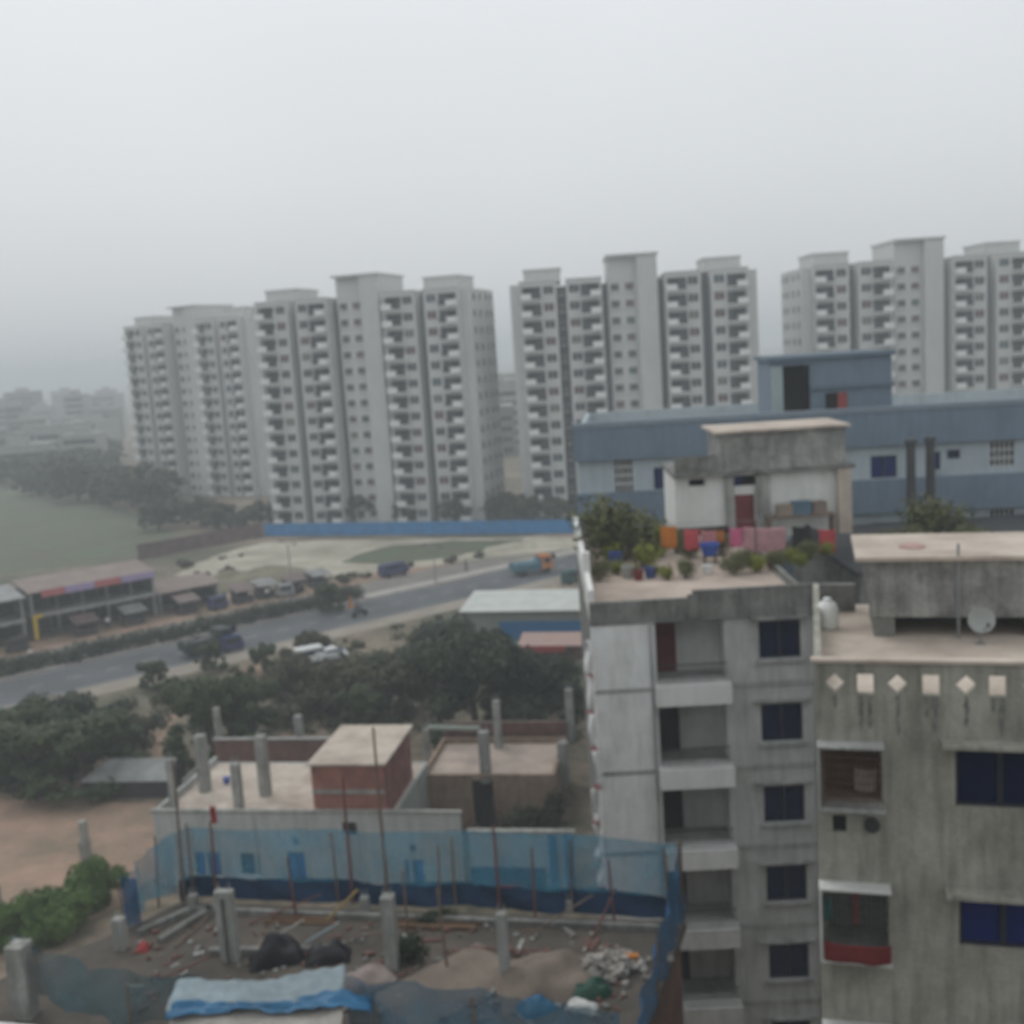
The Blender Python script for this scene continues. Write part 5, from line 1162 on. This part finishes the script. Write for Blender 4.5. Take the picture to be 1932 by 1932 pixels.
o = MB().box(-.19, .19, -.1, .1, 0, .13).build('crate', paint('orange_plastic', (.5, .22, .06), .6), None, GZ(1192, 1812)); x = MB(); x.box(-.19, .19, -.1, .1, .132, .16); x.build('rim', M['orange'], o); tag(o, 'small orange crate at the edge of the rubble pile', 'crate')
lt = MB(); random.seed(44)
for k in range(420):
    u, v = rnd(250, 1190), rnd(1745, 1925); p = GZ(u, v); q = rnd(.02, .09)
    lt.x = Matrix.Translation(p) @ Matrix.Rotation(rnd(0, 6.3), 4, 'Z'); lt.k = random.choice((0, 0, 0, 1, 1, 2, 3)); L9 = rnd(1, 5) if random.random() < .3 else rnd(.7, 1.6)
    lt.box(-q*L9, q*L9, -q, q*rnd(.4, 1), .004, rnd(.02, .1))
for i, (u, v, hh, l) in enumerate(((300, 1712, 2.3, 'thin upright pole at the left end of the corner tie beams'), (560, 1735, 2.0, 'thin upright pole behind the large black heap'), (830, 1722, 2.1, 'thin upright pole above the row of reddish brown boards'), (1010, 1735, 2.2, 'thin upright pole right of the thin column'), (845, 1835, 2.4, 'tall upright pole standing in the low sand spread'), (1160, 1745, 2.0, 'thin upright pole behind the rubble pile'), (770, 1760, 1.9, 'thin upright pole beside the middle slab column'))):
    x = MB(); x.tube((0, 0, .003), (rnd(-.12, .12), rnd(-.1, .1), hh), .04, .03, 7); o = x.build('bamboo_pole', M['woodR'] if i % 2 else M['wood'], None, GZ(u, v)); tag(o, l, 'pole', 'upright poles on the slab')
o = lt.build('litter', [M['brickD'], M['concD'], M['wood'], M['conc']]); kind(o, 'stuff'); tag(o, 'scattered brick bits, sticks and litter over the open slab', 'litter')
for i, (u, v, L9, a_, z2, l) in enumerate(((470, 1745, 2.2, 15, .5, 'long bamboo pole lying behind the slotted column'), (330, 1790, 1.8, 70, .1, 'bamboo pole lying by the corner tie beams'), (880, 1790, 2.4, -20, .2, 'bamboo pole lying across the sand spread'), (1000, 1765, 1.9, 10, .9, 'leaning bamboo pole at the thin column'), (1120, 1770, 1.6, 60, .7, 'bamboo pole stuck in the rubble pile'), (660, 1770, 1.7, -35, .6, 'thin stick leaning near the small column'), (300, 1850, 1.5, 20, .3, 'stick lying under the sagging net'))):
    p = GZ(u, v); x = MB(); a_ = R(a_); x.tube((0, 0, .04), (math.cos(a_)*L9, math.sin(a_)*L9, .04+z2), .032, .024, 7); o = x.build('bamboo_pole', M['wood'] if i % 2 else M['woodR'], None, p); tag(o, l, 'pole', 'poles lying on the slab')
dup(c2, GZ(772, 1815), 100, 'reddish green weed clump beside the middle slab column', scale=(.3, .3, .42))
dup(c2, GZ(820, 1735), 10, 'weed clump under the blue hem of the back net', scale=(.4, .2, .15))
for u, v, l in ((270, 1792, 'crumpled red plastic bag at the end of the sagging net'), (420, 1880, 'red plastic bag behind the sagging green net')):
    tarpheap(l, GZ(u, v), .4, .35, .3, M['red'], u, 'plastic_bag', 'plastic bag')
# shed with tarpaulin at the front
TS = GZ(330, 2065); TS2 = GZ(640, 2035); TA = math.degrees(math.atan2(TS2.y-TS.y, TS2.x-TS.x))
ts = thing('workers_shed', 'lean-to shed with a grey sheet roof under a blue tarpaulin', 'shed', TS, TA)
Lt = (TS2-TS).length; zt0 = 1.2
x = MB(); x.box(.1, Lt-.1, .1, 1.7, .003, zt0-.06); x.build('wall', M['tin'], ts)
x = MB(); x.add([(-.15, -.3, zt0), (Lt+.15, -.3, zt0), (Lt+.15, 1.85, zt0+.26), (-.15, 1.85, zt0+.26), (-.15, -.3, zt0+.04), (Lt+.15, -.3, zt0+.04), (Lt+.15, 1.85, zt0+.3), (-.15, 1.85, zt0+.3)], [(3, 2, 1, 0), (4, 5, 6, 7), (0, 1, 5, 4), (1, 2, 6, 5), (2, 3, 7, 6), (3, 0, 4, 7)]); x.build('roof', mat('dusty_sheet_roof', (.33, .31, .28), var=.35, scale=1.6), ts)
def tz(y): return zt0+.05+.26*(y+.3)/2.15
def drape(x0, x1, y0, y1, amp, off, dropx=99):
    def fn(a, b_):
        X = x0+(x1-x0)*a; Y = y0+(y1-y0)*b_+.12*math.sin(a*7+b_)
        return (X, Y, tz(Y)+off+amp*(.5+.5*math.sin(a*19+b_*6+math.sin(a*41)))*(.4+.6*abs(math.sin(b_*5+a*3)))-max(0, X-dropx)*.5)
    return fn
wm = Matrix.Translation(TS) @ Matrix.Rotation(R(TA), 4, 'Z')
o = MB().sheet(drape(-.3, Lt+.1, .95, 1.95, .1, .03), 44, 16).build('tarpaulin', M['tarpW'], None, None, True); o.matrix_world = wm; o.modifiers.new('t', 'SOLIDIFY').thickness = .008; tag(o, 'dusty grey tarpaulin covering the upper half of the lean-to roof', 'tarpaulin')
o = MB().sheet(drape(-.2, Lt+.8, .62, 1.05, .13, .08, Lt+.1), 44, 10).build('tarpaulin', M['tarp'], None, None, True); o.matrix_world = wm; o.modifiers.new('t', 'SOLIDIFY').thickness = .008; tag(o, 'bright blue tarpaulin strip folded across the lean-to roof', 'tarpaulin')
# pale ledge across the bottom corner
q0, q1 = GZ(-60, 1925, .5), GZ(330, 1962, .5); d = q1-q0
pw = thing('boundary_wall', 'low pale slab edge wall cutting across the bottom corner', 'wall', (q0.x, q0.y, ZS), math.degrees(math.atan2(d.y, d.x)))
x = MB(); x.box(0, d.length, -.25, 0, .003, .45); x.build('wall', M['concW'], pw)
x = MB(); x.box(-.05, d.length+.05, -.3, .05, .453, .5); x.build('coping', M['white'], pw)

# ------------------------------------------------------------------ roof terrace things on the grey block
zt_ = BT+.135
def bt(u, v): p = G(u, v, zt_); return V((p.x, p.y, zt_))
GL = 'laundry on the roof terrace line'
# clothes line posts and line
lp0, lp1 = bw(2.4, 9.6, zt_), bw(7.6, 9.2, zt_)
cl = thing('clothes_line', 'rope line strung between two thin posts on the roof terrace', 'clothes line', lp0)
for q in (V((0, 0, 0)), lp1-lp0):
    x = MB(); x.tube(q, q+V((0, 0, 1.75)), .03); x.build('post', M['iron'], cl)
x = MB(); x.tube((0, 0, 1.72), lp1-lp0+V((0, 0, 1.72)), .012, None, 5); x.build('rope', M['steel'], cl)
def laundry(name, label, cat, c, u0, u1, v0, v1):
    k0 = lp0; dd = (lp1-lp0)
    yy = lambda u: D(u, v0, 47.4)
    a, b_ = D(u0, v0, 47.55), D(u1, v0, 47.5); h = a.z-D((u0+u1)/2, v1, 47.5).z
    return hang(name, label, cat, cloth(label.split(' ')[0]+'_cloth_'+str(int(u0)), c), a, b_, h, .03, GL)
laundry('shirt', 'orange garment on the line next to the bushy roof plants', 'clothing', (.50, .17, .03), 1246, 1276, 992, 1032)
laundry('shirt', 'red garment hanging second on the roof line', 'clothing', (.48, .08, .09), 1290, 1318, 998, 1036)
laundry('shirt', 'salmon pink garment hanging between red and bright pink ones', 'clothing', (.50, .20, .20), 1322, 1350, 1000, 1040)
laundry('shirt', 'small orange cloth beside the bright pink garment', 'clothing', (.42, .15, .04), 1352, 1366, 1000, 1022)
laundry('shirt', 'bright pink garment left of the large pale pink sheet', 'clothing', (.55, .13, .24), 1376, 1400, 996, 1030)
laundry('bed_sheet', 'large pale pink bed sheet drying on the roof terrace', 'bed sheet', (.46, .25, .27), 1402, 1482, 994, 1046)
laundry('shirt', 'crimson garment hanging at the tank end of the roof line', 'clothing', (.42, .06, .07), 1545, 1576, 998, 1042)
laundry('shirt', 'small black garment hanging beside the crimson one', 'clothing', (.02, .02, .022), 1494, 1530, 992, 1040)
# plants
rp1 = make_bush('potted_shrub', 'tall bushy dark green roof plant by the white side parapet', 'plant', 2.2, 2.6, M['leafR'], 1500, .13, 'roof terrace plants', 51); rp1.location = bt(1172, 1058); rp1.scale = (1.15,)*3
rp2 = make_bush('potted_shrub', 'yellow green roof plant in front of the orange garment', 'plant', 1.1, 1.1, M['leafY'], 700, .09, 'roof terrace plants', 52); rp2.location = bt(1213, 1070)
dup(rp2, bt(1448, 1066), 50, 'lime green plant in front of the pale pink sheet', scale=.5); dup(rp2, bt(1488, 1062), 90, 'bright lime plant below the black garment', scale=.62)
dup(rp1, bt(1225, 1022), 70, 'leafy plant with yellowish top behind the bushy roof plant', scale=.55)
dup(rp2, bt(1165, 1085), 140, 'small green plant nearest the roof corner', scale=.6); dup(rp2, bt(1232, 1086), 10, 'low green plant beside the blue pot', scale=.45)
def pot(label, loc, m, r=.22, h=.4):
    o = MB().lathe([(r*.75, 0), (r, h*.9), (r*1.08, h*.9), (r*1.08, h), (r*.9, h), (r*.85, h*.85)], 16).build('plant_pot', m, None, loc); return tag(o, label, 'plant pot', 'plant pots on the roof terrace')
for u, v, r_, k_, l in ((1140, 1030, rp1, .6, 'leafy plant squeezed against the white side parapet'), (1150, 1062, rp2, .9, 'yellow green plant by the corner of the white side parapet'), (1195, 1015, rp2, 1.1, 'yellowish plant rising behind the bushy roof plant'), (1250, 1050, rp2, .7, 'small yellow plant below the orange garment'), (1300, 1052, rp1, .32, 'dark low plant under the red garment'), (1415, 1070, rp1, .3, 'dark low plant under the pale pink sheet'), (1530, 1056, rp1, .36, 'dark plant under the crimson garment'), (1560, 1050, rp2, .6, 'yellow green plant at the lane end of the terrace'), (1190, 1088, rp2, .5, 'small yellow green plant by the front parapet')):
    dup(r_, bt(u, v), u, l, scale=k_)
for u, v, r_, k_, l in ((1132, 1094, rp1, .34, 'leafy plant in the very front corner of the terrace'), (1262, 1094, rp2, .55, 'yellow green plant at the front parapet right of the blue pot'), (1292, 1090, rp1, .3, 'dark leafy plant at the front parapet before the white bucket'), (1385, 1082, rp1, .38, 'leafy plant by the taller front parapet under the pale pink sheet'), (1425, 1078, rp2, .7, 'lime plant by the taller front parapet'), (1470, 1074, rp1, .34, 'leafy plant between two lime plants at the taller parapet'), (1515, 1070, rp2, .6, 'lime plant at the lane end of the taller parapet'), (1278, 1042, rp1, .42, 'leafy plant below the orange and red garments'), (1362, 1046, rp1, .4, 'leafy plant behind the royal blue wash tub'), (1148, 1040, rp1, .7, 'tall leafy plant leaning on the white side parapet'), (1205, 1050, rp1, .5, 'leafy plant between the bushy roof plant and the yellow green one'), (1242, 1028, rp2, 1.0, 'yellow leafed plant behind the orange garment')):
    dup(r_, bt(u, v), u*3, l, scale=k_)
blp = paint('blue_pot_plastic', (.04, .07, .22), .5)
pot('blue drum under the bushy roof plant', bt(1162, 1074), blp, .3, .75); pot('blue pot near the front parapet', bt(1227, 1090), blp, .24, .45); pot('dark red pot near the front parapet', bt(1205, 1094), M['redDoor'], .22, .4)
pot('grey pot beside the blue drum', bt(1185, 1090), M['concG'], .25, .5); pot('terracotta pot below the lime plants', bt(1455, 1072), M['brick'], .2, .3)
# blue chair-like tub and white bucket
o = MB().lathe([(.3, 0), (.42, .45), (.46, .46), (.44, .5), (.38, .42), (.28, .05)], 18).build('wash_tub', paint('royal_blue_plastic', (.03, .08, .33), .5), None, bt(1340, 1062)+V((0, 0, .36))); tag(o, 'royal blue wash tub on a stool on the roof terrace', 'wash tub')
st_ = thing('stool', 'low stool under the royal blue wash tub', 'stool', bt(1340, 1062))
x = MB(); x.box(-.28, .28, -.28, .28, .3, .355); x.build('seat', M['wood'], st_)
for sx in (-.22, .22):
    for sy in (-.22, .22): x = MB(); x.box(sx-.03, sx+.03, sy-.03, sy+.03, 0, .298); x.build('leg', M['wood'], st_)
o = MB().lathe([(.17, 0), (.23, .34), (.25, .35), (.22, .33), (.16, .04)], 16).build('bucket', M['vanW'], None, bt(1335, 1082)); tag(o, 'white bucket before the royal blue wash tub', 'bucket')
x = MB(); x.bar((0, 0, 0), (.35, .1, 1.25), .05); x.bar((.0, .12, 0), (.28, .14, 1.0), .045); o = x.build('bamboo_stick', M['wood'], None, bt(1362, 1074)); tag(o, 'short bamboo sticks leaning by the white bucket', 'sticks')
# black long trough and dark clutter
o = MB().box(-1.35, 1.35, -.3, .3, .55, .85).box(-1.2, -1.1, -.2, .2, 0, .55).box(1.1, 1.2, -.2, .2, 0, .55).build('bench', M['black'], None, D(1320, 1010, 51)*1.0); o.location.z = zt_; tag(o, 'long black bench along the white roof room wall', 'bench')
for (u, v, w_, h, m_, l) in ((1506, 1040, .8, .9, M['iron'], 'dark scrap heap between pink sheet and crimson garment'), (1528, 1022, .8, .9, M['black'], 'black covered heap against the white roof room')):
    tarpheap(l, bt(u, v), w_*1.5, 1.0, h, m_, 0)
def carton(label, u, v, w_, h, m_):
    p = D(u, v, 51.6); b = MB(); b.box(-w_/2, w_/2, -.25, .25, 0, h); o = b.build('carton', m_, None, (p.x, p.y, zt_+1.1)); x = MB(); x.box(-w_/2+.02, w_/2-.02, -.23, .23, h+.003, h+.03); x.build('lid', m_, o)
    tag(o, label, 'box', 'boxes piled by the roof room')
cb_ = MB(); cb_.box(-1.6, 1.6, -.35, .35, .98, 1.09)
for sx in (-1.5, 1.5): cb_.box(sx-.06, sx+.06, -.3, .3, 0, .979)
p = D(1510, 1000, 51.6); o = cb_.build('rack', M['wood'], None, (p.x, p.y, zt_)); tag(o, 'low wooden rack holding boxes by the white roof room', 'rack')
carton('tan box at one end of the rack by the roof room', 1480, 990, .7, .5, mat('tan_carton', (.27, .22, .17), bump=0)); carton('blue grey box in the middle of the rack', 1512, 990, .9, .6, mat('blue_grey_carton', (.10, .16, .21), bump=0)); carton('brown box at the column end of the rack', 1546, 990, .65, .55, mat('brown_carton', (.22, .17, .14), bump=0))
# hanging white garland on the corner of the grey block
gd = thing('garland', 'white cloth garland with red bows hanging down the grey block corner', 'garland', (BO[0], BO[1], 0), BA)
random.seed(5)
zz = BT-.5; k = 0
while zz > 10.4:
    h = rnd(1.0, 1.4); x = MB(); xo = -.18-.07*math.sin(k*1.7)
    x.sheet(lambda a, b_: (xo-.1+.2*a+.03*math.sin(b_*6+k)+(.1 if k % 2 else -.02)*math.sin(PI*b_), -.22+.1*math.sin(a*3+b_*4+k), zz-h*b_), 6, 8); o = x.build('white_cloth', cloth('white_garland_cloth_%d' % k, (.74, .73, .72)) if k < 1 else bpy.data.materials['white_garland_cloth_0'], gd, None, True); o.modifiers.new('t', 'SOLIDIFY').thickness = .03
    x = MB(); x.tube((xo-.13, -.24, zz-h+.03), (xo+.15, -.24, zz-h-.08), .045, .04, 7); x.build('bow', paint('garland_red', (.42, .06, .09), .8) if k < 1 else bpy.data.materials['garland_red'], gd)
    zz -= h+.06; k += 1
x = MB(); x.tube((-.2, -.2, 9.2), (-.2, -.2, BT+.7), .015, None, 5); x.build('rope', M['steel'], gd)
# dark pipes and plants near the factory front
GC = 'dark pipes between the grey block and the factory'
for u, v0, l in ((1718, 838, 'dark pipe stack nearer the grey block'), (1755, 833, 'dark pipe stack nearer the factory windows')):
    a = D(u, 995, 58.5); b_ = D(u, v0, 58.5)
    x = MB(); x.tube((0, 0, 0), (b_.x-a.x, 0, b_.z), .26, .24, 12); x.tube((b_.x-a.x, 0, b_.z+.002), (b_.x-a.x, 0, b_.z+.25), .32, .3, 12); o = x.build('pipe_stack', M['iron'], None, (a.x, a.y, 0)); tag(o, l, 'pipe stack', GC)
lowr = thing('low_roof_house', 'lower house roof with plants in front of the blue factory', 'house', (D(1620, 990, 50).x, 50, 0), 0)
x = MB(); x.box(0, 16, 0, 12, 0, 19.6); x.build('wall', M['concD'], lowr)
x = MB(); x.box(-.2, 16.2, -.2, 12.2, 19.603, 19.8); x.build('roof', M['iron'], lowr)
def lowp(u, v, y): p = D(u, v, y); return V((p.x, p.y, 19.81))
fp = dup(rp1, lowp(1775, 990, 55), 20, 'dark conical shrub at the foot of the dark pipes', scale=(1.1, 1.1, 1.0)); fp['group'] = 'plants on the low roof'
for u, l in ((1660, 'dark shrub on the low roof left of the pipes'), (1840, 'dark spreading shrub on the low roof right of the pipes'), (1725, 'dark shrub between the two dark pipes')):
    o = dup(rp1, lowp(u, 990, 53), u, l, scale=(.7, .7, .5)); o['group'] = 'plants on the low roof'
o = dup(rp2, lowp(1690, 995, 52.5), 0, 'bright yellow green plant on the low roof beside the tan tank lid', scale=1.0); o['group'] = 'plants on the low roof'

# ------------------------------------------------------------------ unseen block under the viewer, added to shade the foreground
vb = thing('unseen_shade_block', 'unseen cement block under the viewer, added to shade the foreground', 'apartment block', (-20, -.9, 0), 0)
x = MB(); x.box(4, 36, -12, 0, 0, 33.6); x.build('wall', M['concG'], vb)
x = MB(); x.box(3.8, 36.2, -12.2, -.3, 33.603, 34.4); x.build('parapet', M['concD'], vb)
for f in range(10):
    for i in range(7):
        x = MB(); x.box(5+i*4.4, 6.8+i*4.4, .003, .05, f*3.1+1.0, f*3.1+2.4); x.build('window', M['paneF'], vb)
# ------------------------------------------------------------------ far city in the haze
random.seed(77)
far_specs = []
def far_house(loc, w_, d_, h, rz, label, m):
    t = thing('far_house', label, 'house', loc, rz, 'hazy houses beyond the field')
    x = MB(); x.box(-w_/2, w_/2, -d_/2, d_/2, 0, h); x.build('wall', m, t)
    x = MB(); x.box(-w_/2-.2, w_/2+.2, -d_/2-.2, d_/2+.2, h+.003, h+.5); x.box(-w_*.2, w_*.15, -d_*.2, d_*.2, h+.503, h+2.6); x.build('roof', M['concG'], t)
    n = int(h/3.1)
    for f in range(n):
        x = MB(); x.box(-w_/2+1, w_/2-1, -d_/2-.04, -d_/2-.003, f*3.1+1.0, f*3.1+2.3)
        x.build('ribbon_window', M['paneF'], t)
mats_far = [M['concG'], M['concG'], M['conc'], M['concD']]
k = 0
for v, n in ((900, 4), (880, 5), (858, 6), (835, 7), (812, 7), (795, 7)):
    for i in range(n):
        u = -30+i*270/n+rnd(-10, 10); 
        if u > 190 and v > 870: continue
        p = G(u, v-(u*.065)+7); 
        far_house(p, rnd(9, 18), rnd(8, 14), rnd(5, 15) if v > 850 else rnd(9, 24), rnd(-25, 25), 'pale house fading into the haze beyond the green field', random.choice(mats_far)); k += 1
for i in range(6):
    p = D(925+i*16, 800, 330+i*25); far_house(V((p.x, p.y, 0)), 14, 12, rnd(12, 24), rnd(-20, 20), 'hazy grey house seen in the gap between two towers', random.choice(mats_far))
fh2 = [G(u, v) for u, v in ((40, 915), (100, 905), (0, 895), (150, 900), (60, 880), (190, 905), (130, 870), (20, 865), (90, 858), (200, 872), (165, 850), (50, 845))]
for i, p in enumerate(fh2):
    o = dup(ft, p, i*40, 'hazy dark tree among the far houses beyond the field', scale=(1.6, 1.6, 1.2)); o['group'] = 'hazy trees among far houses'

# ------------------------------------------------------------------ haze
hz = MB(); hz.box(-4200, 4200, -140, 4700, -1, 49)
hm = bpy.data.materials.new('haze_air'); hm.use_nodes = True; nt = hm.node_tree
for n in list(nt.nodes):
    if n.type == 'BSDF_PRINCIPLED': nt.nodes.remove(n)
pv = nt.nodes.new('ShaderNodeVolumePrincipled'); pv.inputs['Density'].default_value = .00122; pv.inputs['Color'].default_value = (.83, .88, .915, 1); pv.inputs['Anisotropy'].default_value = .0
nt.links.new(pv.outputs[0], nt.nodes['Material Output'].inputs['Volume'])
o = hz.build('haze', hm); kind(o, 'stuff')

# ------------------------------------------------------------------ sky, sun, view
wd = bpy.data.worlds.new('World'); bpy.context.scene.world = wd; wd.use_nodes = True
nt = wd.node_tree; N = nt.nodes.new; L = nt.links.new; bg = nt.nodes['Background']
SE, SR = R(55), R(-38)
sky = N('ShaderNodeTexSky'); sky.sky_type = 'NISHITA'; sky.sun_disc = False; sky.sun_elevation = SE; sky.sun_rotation = SR
sky.air_density = 1.6; sky.dust_density = 6; sky.ozone_density = 1
hs_ = N('ShaderNodeHueSaturation'); hs_.inputs['Saturation'].default_value = .16; L(sky.outputs[0], hs_.inputs['Color'])
tc = N('ShaderNodeTexCoord'); sx = N('ShaderNodeSeparateXYZ'); L(tc.outputs['Generated'], sx.inputs[0])
rpn = N('ShaderNodeValToRGB'); e = rpn.color_ramp.elements
K_ = 10.0
def gr(pos, v, el=None):
    el = el or e.new(pos); el.position = pos; el.color = (v*.955/K_*8.3, v*1.0/K_*8.3, v*1.035/K_*8.3, 1)
gr(0, .60, e[0]); gr(1, 1.0, e[1]); gr(.05, .69); gr(.15, .775); gr(.32, .85)
L(sx.outputs[2], rpn.inputs[0])
cn = N('ShaderNodeTexNoise'); cn.inputs['Scale'].default_value = 1.6; cn.inputs['Detail'].default_value = 3; L(tc.outputs['Generated'], cn.inputs['Vector'])
cm = N('ShaderNodeMapRange'); cm.inputs[1].default_value = .3; cm.inputs[2].default_value = .7; cm.inputs[3].default_value = .96; cm.inputs[4].default_value = 1.04; L(cn.outputs['Fac'], cm.inputs[0])
scl = N('ShaderNodeVectorMath'); scl.operation = 'SCALE'; scl.inputs['Scale'].default_value = K_; L(rpn.outputs[0], scl.inputs[0])
mx = N('ShaderNodeMix'); mx.data_type = 'RGBA'; mx.inputs[0].default_value = .9; L(hs_.outputs[0], mx.inputs[6]); L(scl.outputs[0], mx.inputs[7])   # cloud layer over the clear sky
mx2 = N('ShaderNodeMix'); mx2.data_type = 'RGBA'; mx2.blend_type = 'MULTIPLY'; mx2.inputs[0].default_value = 1; L(mx.outputs[2], mx2.inputs[6]); L(cm.outputs[0], mx2.inputs[7])
L(mx2.outputs[2], bg.inputs['Color']); bg.inputs['Strength'].default_value = .12
sd = bpy.data.lights.new('sun', 'SUN'); sd.energy = .5; sd.angle = R(25); sd.color = (1, .96, .9)
so_ = bpy.data.objects.new('sun', sd); C.objects.link(so_)
dirv = V((math.sin(SR)*math.cos(SE)*1, math.cos(SR)*math.cos(SE), math.sin(SE)))   # towards the sun
so_.rotation_euler = dirv.to_track_quat('Z', 'Y').to_euler()
sc = bpy.context.scene
sc.view_settings.view_transform = 'Standard'; sc.view_settings.look = 'None'; sc.view_settings.exposure = 0; sc.view_settings.gamma = 1
cam.dof.use_dof = True; cam.dof.focus_distance = 1.6; cam.dof.aperture_fstop = 5.2   # the phone focused far too near
sc.cycles.volume_bounces = 1; sc.cycles.max_bounces = 6; sc.cycles.transparent_max_bounces = 12
sc.cycles.use_denoising = True
